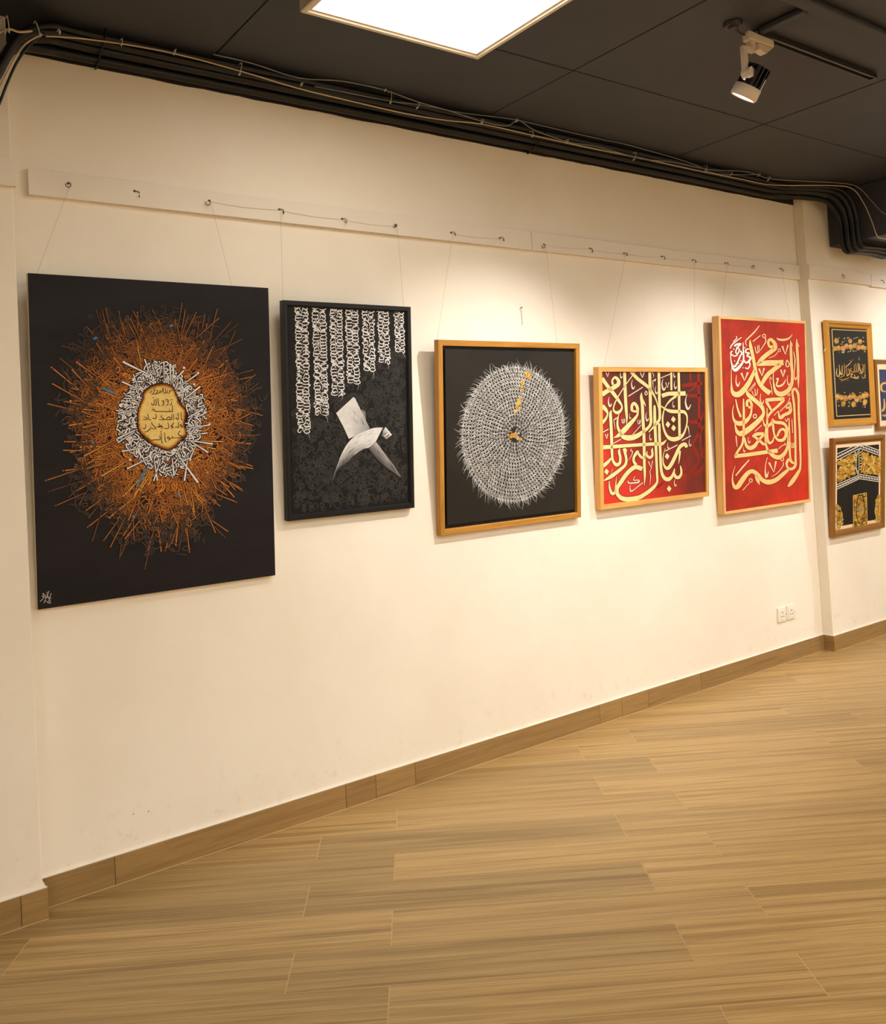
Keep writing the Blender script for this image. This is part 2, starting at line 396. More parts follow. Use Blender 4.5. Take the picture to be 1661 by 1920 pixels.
# ------------------------------------------------------------------ pictures
class Paint:
    """collects flat brush strokes as thin coloured ribbons in a picture's own plane (x right, z up)"""
    def __init__(s, y): s.v = []; s.f = []; s.c = []; s.y = y
    def add(s, pts, cols, faces):
        b = len(s.v); s.v += pts; s.c += cols; s.f += [tuple(b+i for i in f) for f in faces]
    def ribbon(s, L, R, col, lay):
        n = len(L); y = s.y - lay*1e-4
        cols = col if isinstance(col, list) else [col]*n
        s.add([(p[0], y, p[1]) for p in L]+[(p[0], y, p[1]) for p in R], cols+cols,
              [(i, i+1, n+i+1, n+i) for i in range(n-1)])
    def stroke(s, pts, col, lay=5, sub=5, conv=None, grow=0.0, outline=None):
        """pts: (x, z, width); conv maps points (e.g. zoomed pixels) to the picture plane"""
        P = catmull(pts, sub) if len(pts) > 2 else [tuple(pts[0]), tuple((a+b)/2 for a, b in zip(*pts)), tuple(pts[1])]
        def edges(g):
            L, R = [], []
            for i, p in enumerate(P):
                a = P[max(i-1, 0)]; b = P[min(i+1, len(P)-1)]
                dx, dy = b[0]-a[0], b[1]-a[1]; l = math.hypot(dx, dy) or 1e-9
                h = max(p[2]*0.5, 0.0) + g; nx, ny = -dy/l*h, dx/l*h
                ex = 0.0
                if g and i == 0: ex = -g
                if g and i == len(P)-1: ex = g
                cx, cy = p[0]+dx/l*ex, p[1]+dy/l*ex
                q, r = (cx+nx, cy+ny), (cx-nx, cy-ny)
                L.append(conv(*q) if conv else q); R.append(conv(*r) if conv else r)
            return L, R
        if outline: 
            L, R = edges(outline[1]); s.ribbon(L, R, outline[0], lay-1)
        L, R = edges(grow); s.ribbon(L, R, col, lay)
    def poly(s, pts, col, lay=5, conv=None):
        p2 = [conv(*p) if conv else p for p in pts]
        c = (sum(p[0] for p in p2)/len(p2), sum(p[1] for p in p2)/len(p2)); y = s.y-lay*1e-4; n = len(p2)
        cols = col if isinstance(col, list) else [col]*n
        cc = tuple(sum(k[i] for k in cols)/n for i in range(3))
        s.add([(c[0], y, c[1])]+[(p[0], y, p[1]) for p in p2], [cc]+cols, [(0, 1+i, 1+(i+1) % n) for i in range(n)])
    def disc(s, x, z, r, col, lay=5, n=8):
        s.poly([(x+r*math.cos(2*math.pi*k/n), z+r*math.sin(2*math.pi*k/n)) for k in range(n)], col, lay)
    def build(s, name, parent, label=None, stuff=False):
        me = bpy.data.meshes.new(name); me.from_pydata(s.v, [], s.f); me.update()
        at = me.color_attributes.new('pigment', 'FLOAT_COLOR', 'POINT')
        buf = []
        for c in s.c: buf += [c[0], c[1], c[2], 1.0]
        at.data.foreach_set('color', buf)
        o = link(name, me, M_PAINT, parent)
        if label: o['label'] = label
        if stuff: o['kind'] = 'stuff'
        return o

class Picture:
    def __init__(s, name, label, corners, ywall, depth, lean, cat='painting'):
        """corners: pixels of the front face TL, TR, BR, BL; it hangs against the wall plane ywall, top leaning out"""
        s.t = depth
        bl = onY(*corners[3], ywall-depth); br = onY(*corners[2], ywall-depth)
        zb = (bl.z+br.z)/2
        h0 = onY(*corners[0], ywall-depth-lean).z-zb
        s.tilt = math.asin(lean/h0)
        s.root = empty(name, (0, ywall, zb)); s.R = Matrix.Rotation(s.tilt, 3, 'X'); s.Ri = s.R.inverted()
        s.loc = Vector((0, ywall, zb))
        q = [s.px(c[0], c[1], depth) for c in corners]
        s.x0 = (q[0][0]+q[3][0])/2; s.x1 = (q[1][0]+q[2][0])/2
        s.h = (q[0][1]+q[1][1])/2; s.w = s.x1-s.x0
        cx = (s.x0+s.x1)/2
        s.loc = Vector((cx, ywall, zb)); s.root.location = s.loc; s.root.rotation_euler = (s.tilt, 0, 0)
        s.hw = s.w/2
        tag(s.root, label, cat)
    def px(s, x, y, depth):
        d = s.Ri @ ray(x, y); e = s.Ri @ (EYE-s.loc)
        k = (-depth-e.y)/d.y
        return (e.x+d.x*k, e.z+d.z*k)
    def conv(s, ox, oy, sc, depth):
        return lambda x, y: s.px(ox+x/sc, oy+y/sc, depth)
    def local(s, world): return s.Ri @ (Vector(world)-s.loc)
    def board(s, m, y0, y1, inset=0.0, name='canvas', bevel=0.0015, edge=None):
        bm = bmesh.new(); box(bm, -s.hw+inset, s.hw-inset, -y1, -y0, inset, s.h-inset, bevel)
        o = from_bm(name, bm, m, s.root)
        if edge:
            o.data.materials.append(edge)
            for p in o.data.polygons:
                if p.normal.y > -0.5: p.material_index = 1
        return o
    def frame(s, m, profile, names='frame_rail'):
        """profile: (inset, depth) points from the outer back edge round to the inner edge; four mitred rails"""
        hw, h = s.hw, s.h
        cors = [((-hw, 0), (1, 1)), ((hw, 0), (-1, 1)), ((hw, h), (-1, -1)), ((-hw, h), (1, -1))]
        for i in range(4):
            (ax, az), (asx, asz) = cors[i]; (bx, bz), (bsx, bsz) = cors[(i+1) % 4]
            cx, cz = (ax+bx)/2, (az+bz)/2; ang = math.atan2(bz-az, bx-ax)
            bm = bmesh.new(); A = []; B = []
            Rt = Matrix.Rotation(ang, 3, 'Y')
            for ins, d in profile:
                for (X, Z, sx, sz, lst) in ((ax, az, asx, asz, A), (bx, bz, bsx, bsz, B)):
                    g = 0.0003
                    v = Vector((X+sx*ins-cx, -d, Z+sz*ins-cz)); v = Rt @ v
                    v.x += g if lst is A else -g
                    lst.append(bm.verts.new(v))
            n = len(profile)
            for k in range(n): bm.faces.new((A[k], A[(k+1) % n], B[(k+1) % n], B[k]))
            bm.faces.new(A); bm.faces.new(B[::-1])
            o = from_bm(names, bm, m, s.root); o.location = (cx, 0, cz); o.rotation_euler = (0, -ang, 0)
    def line(s, hook, x, y):
        """thin nylon line from a rail hook (x, z on the wall) down to the picture's top edge at pixel x, y"""
        lx = max(-s.hw+0.01, min(s.hw-0.01, s.px(x, y, s.t)[0]))
        a = s.local((hook[0], s.loc.y-0.034, hook[1]-0.010)); b = Vector((lx, -s.t*0.3, s.h-0.004))
        tube_obj('hanging_line', [a, (a+b)/2, b], 0.0006, M_LINE, s.root, 5, 2)

def curl(rnd, size, kind=None):
    k = rnd.randrange(6) if kind is None else kind
    if k == 0: p = [(-.5, .1), (-.2, .45), (.25, .35), (.3, -.05), (0, -.3), (-.35, -.15)]
    elif k == 1: p = [(-.5, .35), (0, .45), (.2, .15), (-.15, -.05), (-.05, -.4), (.5, -.4)]
    elif k == 2: p = [(-.5, -.3), (-.2, .2), (.2, .4), (.4, .1), (.1, -.1), (.0, .2), (.5, .45)]
    elif k == 3: p = [(-.45, .4), (-.4, -.2), (0, -.45), (.4, -.15), (.4, .4)]
    elif k == 4: p = [(0, .5), (.35, .2), (.1, -.25), (-.3, -.1), (-.2, .25), (.15, .15)]
    else: p = [(-.5, 0), (-.15, .2), (.15, -.2), (.5, 0)]
    a = rnd.uniform(0, 6.283); c, s = math.cos(a)*size, math.sin(a)*size
    return [(x*c-y*s, x*s+y*c) for x, y in p]

def scrawl(rnd, size):
    if rnd.random() < 0.42:
        a = rnd.uniform(0, 6.283); c, s = math.cos(a)*size, math.sin(a)*size; b = rnd.uniform(-.22, .22)
        p = [(-.6, 0), (-.1, b), (.3, b*.6), (.65, -b*.6)]
    else:
        q = curl(rnd, 1.0); a = rnd.uniform(0, 6.283); c, s = math.cos(a)*size, math.sin(a)*size
        p = [(x*1.15, y*0.62) for x, y in q]
    return [(x*c-y*s, x*s+y*c) for x, y in p]

# --- 1: large black canvas with the copper burst of lettering
p1 = Picture('painting', 'large unframed black canvas with copper starburst lettering around a gold medallion', [(52, 510), (503, 541), (517, 1078), (70, 1143)], 0.0, 0.022, 0.070)
M_C1 = canvas_mat('black_burst_canvas', lin(21, 19, 22), lin(33, 30, 34), 2.5, 0.5, (1, 1, 3))
p1.board(M_C1, 0.0, p1.t, edge=M_EDGE, bevel=0.002)
z1c = p1.conv(220, 680, 8.727, p1.t)
cx1, cz1 = p1.px(306, 797, p1.t)
rnd = random.Random(21)
pa = Paint(-p1.t-0.0002)
BRN = [lin(72, 60, 54), lin(112, 76, 48), lin(166, 104, 48), lin(200, 122, 48), lin(224, 144, 54), lin(242, 182, 88), lin(184, 98, 44)]
BLK = lin(24, 19, 18)
def rim(a): return 1.0 + 0.07*math.sin(3*a+0.6) + 0.05*math.sin(5*a+2) + 0.04*math.sin(9*a)
RX, RZ = 0.322, 0.392
for i in range(3400):
    a = rnd.uniform(0, 2*math.pi); q = math.sqrt(rnd.uniform(0.09, 1.0)); e = q*rim(a)
    if q > 0.93 and rnd.random() < 0.4: e *= rnd.uniform(1.0, 1.16)
    x, z = cx1+RX*e*math.cos(a), cz1+RZ*e*math.sin(a)
    f = (e-0.25)/0.8 + rnd.uniform(-0.16, 0.16)
    col = BRN[5] if f < 0.12 else BRN[4] if f < 0.30 else BRN[3] if f < 0.52 else BRN[2] if f < 0.74 else BRN[1] if f < 0.92 else BRN[0]
    if rnd.random() < 0.10 and f < 0.7: col = BRN[6]
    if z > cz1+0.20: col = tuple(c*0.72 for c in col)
    lay = 4 + 2*rnd.randrange(9)
    sz = rnd.uniform(0.022, 0.042); w = rnd.uniform(0.0038, 0.0056)
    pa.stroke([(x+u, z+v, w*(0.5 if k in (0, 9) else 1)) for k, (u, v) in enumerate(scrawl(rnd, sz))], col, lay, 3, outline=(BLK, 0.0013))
for i in range(240):       # long rods pointing outwards, each ending in a dot
    a = rnd.uniform(0, 2*math.pi); q = rnd.uniform(0.42, 1.0)*rim(a)
    aa = a+rnd.uniform(-0.5, 0.5); L = rnd.uniform(0.05, 0.13)
    x, z = cx1+RX*q*math.cos(a), cz1+RZ*q*math.sin(a)
    dx, dz = math.cos(aa)*L, math.sin(aa)*L
    if abs(x+dx*1.1) > p1.hw-0.02: continue
    f = q+rnd.uniform(-0.1, 0.1)
    col = BRN[5] if f < 0.5 else BRN[4] if f < 0.68 else BRN[3] if f < 0.86 else BRN[2] if f < 0.98 else BRN[1]
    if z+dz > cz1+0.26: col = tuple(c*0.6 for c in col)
    w = rnd.uniform(0.0028, 0.0046); LY = rnd.choice((11, 15, 19, 23))
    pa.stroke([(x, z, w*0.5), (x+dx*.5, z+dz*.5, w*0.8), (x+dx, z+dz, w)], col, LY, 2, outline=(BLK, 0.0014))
    if rnd.random() < 0.6: pa.disc(x+dx*1.05, z+dz*1.05, w*0.7, col, LY+1, 7)
for (a, b, c, d) in [(175, 636, 181, 632), (318, 612, 324, 609), (192, 728, 216, 738), (274, 878, 256, 912), (333, 925, 338, 932), (248, 966, 252, 972), (172, 828, 175, 832), (399, 768, 404, 766)]:
    u = p1.px(a, b, p1.t); v = p1.px(c, d, p1.t)
    pa.stroke([(u[0], u[1], 0.006), ((u[0]+v[0])/2, (u[1]+v[1])/2, 0.007), (v[0], v[1], 0.004)], lin(62, 140, 190), 26, 2)
pa.build('copper_strokes', p1.root, 'copper and brown interlaced brush lettering', True)
pw = Paint(-p1.t-0.0030)
WHT = lin(248, 244, 242)
gx, gz = p1.px(302, 781, p1.t)
for i in range(620):
    a = rnd.uniform(0, 2*math.pi); q = rnd.uniform(0.86, 1.42)
    e = q*(1+0.08*math.sin(4*a+1)); x = gx+0.105*e*math.cos(a)+0.006; z = gz+0.133*e*math.sin(a)-0.012*(q-0.8)
    pw.stroke([(x+u, z+v, 0.0044 if 0 < k < 5 else 0.0026) for k, (u, v) in enumerate(scrawl(rnd, rnd.uniform(0.020, 0.034)))], WHT, 2+2*rnd.randrange(5), 3, outline=(lin(26, 24, 34), 0.0026))
def rods(lst, conv, col, P, lay, ol):
    for (x0, y0, x1, y1, w0, w1) in lst:
        w0 *= 0.75; w1 *= 0.8
        P.stroke([(x0, y0, w0), ((x0+x1)/2, (y0+y1)/2, (w0+w1)/2), (x1, y1, w1)], col, lay, 2, conv=conv, outline=ol)
rods([(500, 190, 110, 0, 25, 40), (520, 180, 440, -60, 14, 28), (760, 290, 755, -20, 12, 30), (870, 330, 855, 40, 14, 34), (880, 340, 1080, 130, 14, 32),
      (960, 430, 1300, 190, 14, 26), (1080, 600, 1350, 390, 20, 34), (1090, 610, 1330, 545, 18, 28), (330, 430, 70, 310, 18, 34), (340, 420, 255, 190, 12, 24),
      (260, 790, 0, 830, 12, 22), (290, 1100, 0, 1240, 22, 34), (280, 1130, 0, 1310, 18, 26), (430, 1390, 70, 1450, 18, 30), (500, 1570, 150, 1735, 18, 30),
      (600, 1600, 650, 1930, 18, 30), (700, 1580, 590, 1930, 16, 26), (890, 1560, 920, 1850, 18, 34), (980, 1500, 1290, 1930, 24, 40), (1140, 1600, 1090, 1930, 18, 38),
      (1280, 1350, 1180, 1580, 14, 26), (1150, 900, 1396, 760, 20, 32), (1130, 1080, 1500, 1020, 16, 26), (1150, 1270, 1560, 1330, 18, 30), (1200, 1290, 1480, 1470, 18, 30), (160, 870, 60, 760, 14, 22),
      (680, 240, 720, 50, 12, 24), (620, 250, 560, 20, 10, 20), (1230, 1180, 1470, 1150, 14, 22), (380, 600, 110, 580, 12, 22)], z1c, WHT, pw, 14, (lin(26, 24, 34), 9))
for (x, y) in [(1085, 85), (1315, 172), (1250, 355), (100, -8), (860, 40), (255, 270), (345, 1430), (205, 1590), (1185, 1585), (60, 700), (1500, 1010), (1300, 1945)]:
    c = z1c(x, y); pw.disc(c[0], c[1], 0.0042, WHT, 15)
pw.build('white_strokes', p1.root, 'ring of white interlaced brush lettering', True)
pg = Paint(-p1.t-0.0052)
BLOB = [(700, 345), (820, 355), (900, 400), (945, 480), (980, 590), (1020, 680), (1100, 760), (1115, 870), (1090, 960), (1105, 1080), (1115, 1190), (1040, 1260), (960, 1350), (860, 1420), (750, 1415), (660, 1380), (540, 1320), (440, 1220), (370, 1150), (325, 1050), (320, 930), (320, 830), (345, 720), (400, 600), (420, 490), (500, 410), (600, 360)]
BB = catmull(BLOB+[BLOB[0]], 4)
BB = [(x+rnd.uniform(-7, 7), y+rnd.uniform(-7, 7)) for x, y in BB[:-1]]
cbx, cby = 720, 890
for k, (sc, c) in enumerate([(1.03, lin(50, 28, 14)), (0.995, lin(120, 66, 20)), (0.955, lin(196, 134, 56)), (0.91, lin(236, 196, 108)), (0.86, lin(246, 214, 130))]):
    pg.poly([(cbx+(x-cbx)*sc+rnd.uniform(-5, 5), cby+(y-cby)*sc+rnd.uniform(-5, 5)) for x, y in BB], c, 1+k*2, z1c)
med = pg.build('gold_medallion', p1.root, 'gold leaf medallion with burnt brown edge')
pt = Paint(-p1.t-0.0064)
TXT = [[(515, 490), (545, 480), (560, 450)], [(540, 520), (580, 500), (600, 440), (575, 430)], [(570, 525), (630, 500), (650, 460), (620, 450)], [(620, 515), (680, 490), (690, 440)], [(660, 500), (720, 470), (735, 410)], [(740, 510), (745, 420)], [(760, 490), (775, 500), (780, 410)], [(790, 490), (805, 495), (810, 440)], [(825, 510), (850, 470), (835, 450)], [(850, 470), (885, 450)],
       [(545, 655), (560, 690), (590, 680), (593, 600)], [(600, 690), (625, 690), (622, 590)], [(655, 580), (665, 690), (690, 702)], [(715, 640), (735, 620), (752, 645), (725, 660)], [(752, 645), (745, 690), (715, 705)], [(775, 620), (800, 600), (825, 625), (790, 640)], [(825, 625), (815, 685), (785, 700)], [(840, 690), (865, 690), (880, 645)], [(850, 610), (900, 605)], [(590, 570), (560, 575)],
       [(555, 790), (585, 760), (610, 795), (720, 800), (840, 800), (880, 795)], [(890, 690), (892, 800), (900, 805)], [(835, 760), (860, 795)], [(560, 745), (570, 740)],
       [(405, 932), (475, 930), (470, 905), (420, 888)], [(490, 840), (508, 925), (545, 938)], [(560, 905), (600, 915), (624, 900), (620, 830)], [(668, 932), (760, 930), (705, 885), (725, 860)], [(760, 930), (845, 930), (850, 893), (815, 893), (790, 928)], [(845, 930), (880, 928), (880, 840)], [(915, 945), (910, 840)], [(935, 915), (960, 905), (965, 925), (990, 920), (985, 820)], [(1032, 805), (1040, 930), (1055, 930)], [(965, 860), (985, 850)],
       [(405, 1065), (430, 1082), (452, 1060), (452, 1005)], [(485, 1110), (528, 1085), (540, 1045)], [(545, 1075), (620, 1078), (555, 1000), (560, 975)], [(635, 1060), (660, 1045), (682, 1055), (668, 985)], [(725, 1040), (700, 1025), (695, 1050), (730, 1050), (705, 1092)], [(750, 1072), (830, 1070), (815, 975)], [(900, 1040), (875, 1030), (880, 1055), (905, 1055), (870, 1088)], [(860, 1040), (905, 1000), (900, 975)], [(930, 1065), (960, 1050), (990, 1065), (988, 975)], [(1058, 1035), (1030, 1010), (1015, 1035), (1055, 1045), (1030, 1075)], [(425, 1130), (470, 1130), (520, 1095)],
       [(465, 1262), (500, 1235), (530, 1268), (600, 1262), (690, 1255), (680, 1200)], [(705, 1140), (718, 1305), (742, 1312)], [(763, 1140), (775, 1285), (800, 1292)], [(850, 1235), (825, 1210), (810, 1238), (855, 1248), (820, 1275)], [(855, 1235), (895, 1230), (880, 1200)], [(900, 1232), (1062, 1218), (985, 1172), (1022, 1105)], [(480, 1200), (500, 1195)], [(690, 1130), (720, 1115)]]
for t in TXT:
    n = len(t)
    pt.stroke([(x, y, 13 if 0 < k < n-1 else 9) for k, (x, y) in enumerate(t)], lin(52, 40, 20), 3, 4, conv=z1c)
pt.build('lettering', med, 'small dark lettering in six lines on gold', True)
psg = Paint(-p1.t-0.0004)
for t in [[(75, 1128), (82, 1120), (80, 1112), (86, 1118)], [(82, 1131), (92, 1108)], [(84, 1126), (95, 1131), (88, 1114)], [(78, 1118), (96, 1122)], [(90, 1131), (96, 1112)], [(87, 1112), (89, 1110)]]:
    psg.stroke([(x, y, 1.3) for x, y in t], lin(190, 185, 180), 3, 3, conv=lambda a, b: p1.px(a, b, p1.t))
psg.build('signature', p1.root, 'small white painted signature')

# --- 2: black framed picture with hanging columns of white script
p2 = Picture('painting', 'black framed painting with hanging columns of white script and a pale bent slab', [(530, 563), (771, 575), (777, 948), (541, 980)], 0.0, 0.032, 0.057)
p2.frame(M_BLACKF, [(0, 0), (0, 0.030), (0.003, 0.032), (0.017, 0.032), (0.024, 0.024), (0.024, 0.0)])
M_C2 = canvas_mat('charcoal_canvas', lin(17, 16, 15), lin(26, 24, 23), 3.0, 0.5)
p2.board(M_C2, 0.003, 0.022, 0.0235)
D2 = 0.022
z2 = p2.conv(500, 540, 4.173, D2)
pb = Paint(-D2-0.0002)
rnd = random.Random(5)
for i in range(1500):
    x, z = rnd.uniform(-p2.hw+.04, p2.hw-.04), rnd.uniform(0.04, p2.h-.05)
    # script fades out under the white columns
    g = 1.0 if z < 0.42+0.30*(x+p2.hw)/p2.w else 0.35
    c = rnd.uniform(0.7, 1.25)*g
    pb.stroke([(x+u, z+v, 0.0042) for u, v in curl(rnd, rnd.uniform(0.020, 0.034))], tuple(k*c+lin(24, 23, 22)[0]*(1-g) for k in lin(56, 55, 53)), 1+rnd.randrange(4), 3)
pb.build('background_script', p2.root, 'dim grey script filling the dark ground', True)
pc = Paint(-D2-0.0010)
COLS2 = [(270, 148, 290, 1135, 104), (405, 152, 432, 1003, 108), (542, 160, 556, 838, 100), (664, 168, 680, 748, 100), (790, 174, 803, 655, 92), (908, 178, 920, 585, 88), (1032, 184, 1042, 503, 78)]
W2 = lin(238, 237, 235)
for (xt, yt, xb, yb, wd) in COLS2:
    y = yt; n = 0
    while y < yb-6:
        f = (y-yt)/(yb-yt); cx = xt+(xb-xt)*f
        for side in (-1, 1):
            ox = cx+side*wd*0.25+rnd.uniform(-4, 4); r = wd*rnd.uniform(0.20, 0.25); k = rnd.randrange(4); yy = y+(8 if side > 0 else 0)
            if k == 0: t = [(ox+side*r*.2, yy-r*.6), (ox-side*r, yy-r*.2), (ox-side*r*.4, yy+r*.8), (ox+side*r, yy+r*.3), (ox+side*r*.6, yy-r*.5)]
            elif k == 1: t = [(ox-side*r, yy-r*.5), (ox+side*r*.7, yy-r*.6), (ox+side*r, yy+r*.2), (ox, yy+r*.5), (ox-side*r, yy+r*.2)]
            elif k == 2: t = [(ox+side*r, yy-r*.7), (ox-side*r*.2, yy-r*.4), (ox+side*r*.8, yy+r*.1), (ox-side*r*.6, yy+r*.2), (ox-side*r, yy+r*.8)]
            else: t = [(ox-side*r*.9, yy+r*.4), (ox-side*r*.3, yy-r*.7), (ox+side*r*.5, yy-r*.5), (ox+side*r*.9, yy+r*.3), (ox+side*r*.3, yy+r*.8), (ox-side*r*.2, yy+r*.2)]
            pc.stroke([(a, b, 6.6 if 0 < j < len(t)-1 else 4) for j, (a, b) in enumerate(t)], W2, 2+rnd.randrange(6), 4, conv=z2)
        if rnd.random() < 0.18:
            c = z2(cx+rnd.choice((-1, 1))*wd*0.52, y); pc.disc(c[0], c[1], 0.004, W2, 6, 6)
        if n % 11 == 6:
            pc.stroke([(cx-wd*.4, y-18, 5), (cx-wd*.45, y+4, 9), (cx-wd*.1, y+22, 9), (cx+wd*.15, y+48, 7)], W2, 9, 5, conv=z2)
        y += rnd.uniform(22, 28); n += 1
    pc.stroke([(xb+wd*.2, yb-10, 5), (xb+wd*.38, yb+18, 3), (xb+wd*.1 + rnd.uniform(-20, 60), yb+52, 1)], tuple(k*.6 for k in W2), 2, 4, conv=z2)
pc.build('white_script_columns', p2.root, 'seven hanging columns of white script', True)
pf = Paint(-D2-0.0022)
z7 = p2.conv(600, 730, 9.77, D2)
wh = lin(226, 226, 224); gr = lin(150, 149, 148); dk = lin(42, 40, 39); md = lin(96, 93, 92)
pf.poly([(605, 140), (640, 170), (760, 420), (905, 715), (700, 830), (520, 905), (430, 700), (290, 435)], [wh, wh, lin(205, 205, 205), gr, lin(185, 186, 186), wh, wh, wh], 1, z7)
for k in range(26):
    x = rnd.uniform(560, 800); y = rnd.uniform(350, 640); s_ = rnd.uniform(60, 160)
    pf.stroke([(x, y, 3), (x+s_*.25, y+s_*.5, 12), (x+s_*.5, y+s_, 3)], lin(*(3*[rnd.randrange(150, 200)])), 2, 2, conv=z7)
arch_o = [(1145, 700), (1000, 705), (850, 748), (700, 820), (560, 920), (460, 1050), (380, 1200), (320, 1360), (260, 1530), (212, 1720)]
arch_i = [(1020, 950), (960, 1000), (880, 1070), (800, 1090), (700, 1150), (600, 1235), (520, 1330), (420, 1400), (320, 1500), (222, 1720)]
ao, ai = catmull(arch_o, 5), catmull(arch_i, 5)
f2 = lambda t: tuple(a*(1-t)+b*t for a, b in zip(wh, dk))
cols_o = [f2(max(0, (k/len(ao)-0.55)/0.5)) for k in range(len(ao))]
cols_m = [f2(max(0, (k/len(ao)-0.35)/0.5)*1.0 if k/len(ao) < .85 else 1) for k in range(len(ao))]
cols_i = [f2(min(1, max(0, (k/len(ao)-0.12)/0.45))) for k in range(len(ao))]
L = [z7(*p) for p in ao]; R = [z7(*p) for p in ai]; Md = [((a[0]+b[0])/2, (a[1]+b[1])/2) for a, b in zip(L, R)]
n = len(L); yl = pf.y-4e-4
pf.add([(p[0], yl, p[1]) for p in L+Md+R], cols_o+cols_m+cols_i, [(i, i+1, n+i+1, n+i) for i in range(n-1)]+[(n+i, n+i+1, 2*n+i+1, 2*n+i) for i in range(n-1)])
for k in range(40):
    t = rnd.uniform(0.05, 0.75); i = int(t*len(ao)); q = rnd.uniform(0.1, 0.95)
    pts_ = [(ao[min(i+j*2, len(ao)-1)][0]*(1-q)+ai[min(i+j*2, len(ao)-1)][0]*q, ao[min(i+j*2, len(ao)-1)][1]*(1-q)+ai[min(i+j*2, len(ao)-1)][1]*q, w_) for j, w_ in ((0, 2), (1, 9), (2, 2))]
    c = rnd.randrange(150, 235) if t < 0.45 else rnd.randrange(60, 150)
    pf.stroke(pts_, lin(c, c, c-2), 5, 3, conv=z7)
pf.poly([(1195, 690), (1310, 830), (1210, 915), (1125, 850), (1150, 745)], [wh, wh, gr, md, gr], 5, z7)
for k in range(7):
    x = rnd.uniform(1140, 1230); y = rnd.uniform(780, 880)
    pf.stroke([(x, y, 2), (x+30, y-25, 9), (x+60, y-60, 2)], dk if k % 2 else wh, 6, 2, conv=z7)
leg_o = [(1020, 960), (1130, 1110), (1250, 1270), (1370, 1430), (1475, 1600)]; leg_i = [(860, 1075), (960, 1200), (1060, 1310), (1200, 1440), (1440, 1600)]
lo, li = catmull(leg_o, 4), catmull(leg_i, 4); n = len(lo)
L = [z7(*p) for p in lo]; R = [z7(*p) for p in li]; yl = pf.y-3e-4
pf.add([(p[0], yl, p[1]) for p in L+R], [tuple(a*(1-.75*k/n)+b*.75*k/n for a, b in zip(lin(190, 186, 184), md)) for k in range(n)]+[dk]*n, [(i, i+1, n+i+1, n+i) for i in range(n-1)])
for k in range(30):
    i = rnd.randrange(1, n-4); q = rnd.uniform(0.1, 0.8)
    pf.stroke([(lo[i+j][0]*(1-q)+li[i+j][0]*q, lo[i+j][1]*(1-q)+li[i+j][1]*q, w_) for j, w_ in ((0, 2), (1, 7), (3, 2))], lin(*(3*[rnd.randrange(70, 140)])), 5, 3, conv=z7)
pf.build('pale_bent_slab', p2.root, 'pale grey bent slab shape painted at centre')

# --- 3: gold framed disc of tiny white strokes
p3 = Picture('painting', 'gold framed square painting of a white feathery disc on dark ground', [(821, 637), (1087, 644), (1090, 970), (826, 1003)], 0.0, 0.030, 0.065)
p3.frame(M_GOLDW, [(0, 0), (0, 0.028), (0.002, 0.030), (0.024, 0.030), (0.0265, 0.028), (0.0265, 0.0)])
M_C3 = canvas_mat('dark_olive_canvas', lin(31, 29, 26), lin(48, 44, 37), 1.6, 0.5)
p3.board(M_BLACKF, 0.001, 0.010, 0.0262, name='backing')
p3.board(M_C3, 0.0102, 0.024, 0.042)
D3 = 0.024
pd = Paint(-D3-0.0002)
rnd = random.Random(9)
c3x, c3z = p3.px(966, 815, D3)
e3 = [p3.px(864, 820, D3), p3.px(1060, 810, D3), p3.px(958, 688, D3), p3.px(966, 940, D3)]
R3 = ((e3[1][0]-e3[0][0])/2 + (e3[2][1]-e3[3][1])/2)/2
o3x, o3z = (e3[0][0]+e3[1][0])/2, (e3[2][1]+e3[3][1])/2
r = 0.046; ring = 0
while r < R3:
    f = r/R3; cx = c3x*(1-f)+o3x*f; cz = c3z*(1-f)+o3z*f
    n = int(2*math.pi*r/0.0165); ph = rnd.random()
    for k in range(n):
        a = 2*math.pi*(k+ph+rnd.uniform(-.1, .1))/n
        g = rnd.uniform(190, 245) if f > 0.25 else rnd.uniform(170, 225)
        col = lin(g, g, g*0.985)
        ca, sa = math.cos(a), math.sin(a); u = 0.0105+0.0015*f; 
        def P(rr, da): return (cx+(r+rr)*math.cos(a+da/r), cz+(r+rr)*math.sin(a+da/r))
        t = [P(-u*.9, u*.2), P(-u*.2, -u*.25), P(u*.5, u*.05), P(u*1.0, u*.5)]
        pd.stroke([(p[0], p[1], w_) for p, w_ in zip(t, (0.0018, 0.0036, 0.0028, 0.0008))], col, 2+ring % 3, 2)
        t = [P(-u*.4, u*.55), P(0, u*.25), P(u*.15, u*.65), P(-u*.25, u*.8)]
        pd.stroke([(p[0], p[1], 0.0022) for p in t], col, 2+ring % 3, 2)
    r += 0.0168; ring += 1
for k in range(150):      # longer hairs at the edge
    a = 2*math.pi*(k+rnd.uniform(-.4, .4))/150; L_ = rnd.uniform(0.012, 0.045)
    P_ = lambda rr, da: (o3x+rr*math.cos(a+da), o3z+rr*math.sin(a+da))
    g = rnd.uniform(130, 215); t = [P_(R3-0.02, 0), P_(R3+L_*.3, 0.015), P_(R3+L_, 0.06*rnd.choice((1, 1, -0.3)))]
    pd.stroke([(p[0], p[1], w_) for p, w_ in zip(t, (0.0035, 0.0028, 0.0006))], lin(g, g, g*.98), 3, 4)
for k in range(26):       # eye of the spiral
    a = rnd.uniform(0, 6.28); q = rnd.uniform(0, 0.030)
    pd.stroke([(c3x+q*math.cos(a)+u, c3z+q*math.sin(a)*1.1+v, 0.0026) for u, v in curl(rnd, 0.013)], lin(200, 196, 184), 3, 3)
pd.build('white_disc_strokes', p3.root, 'white feathery disc of tiny brush marks', True)
pgd = Paint(-D3-0.0008)
z8 = p3.conv(900, 690, 11.29, D3)
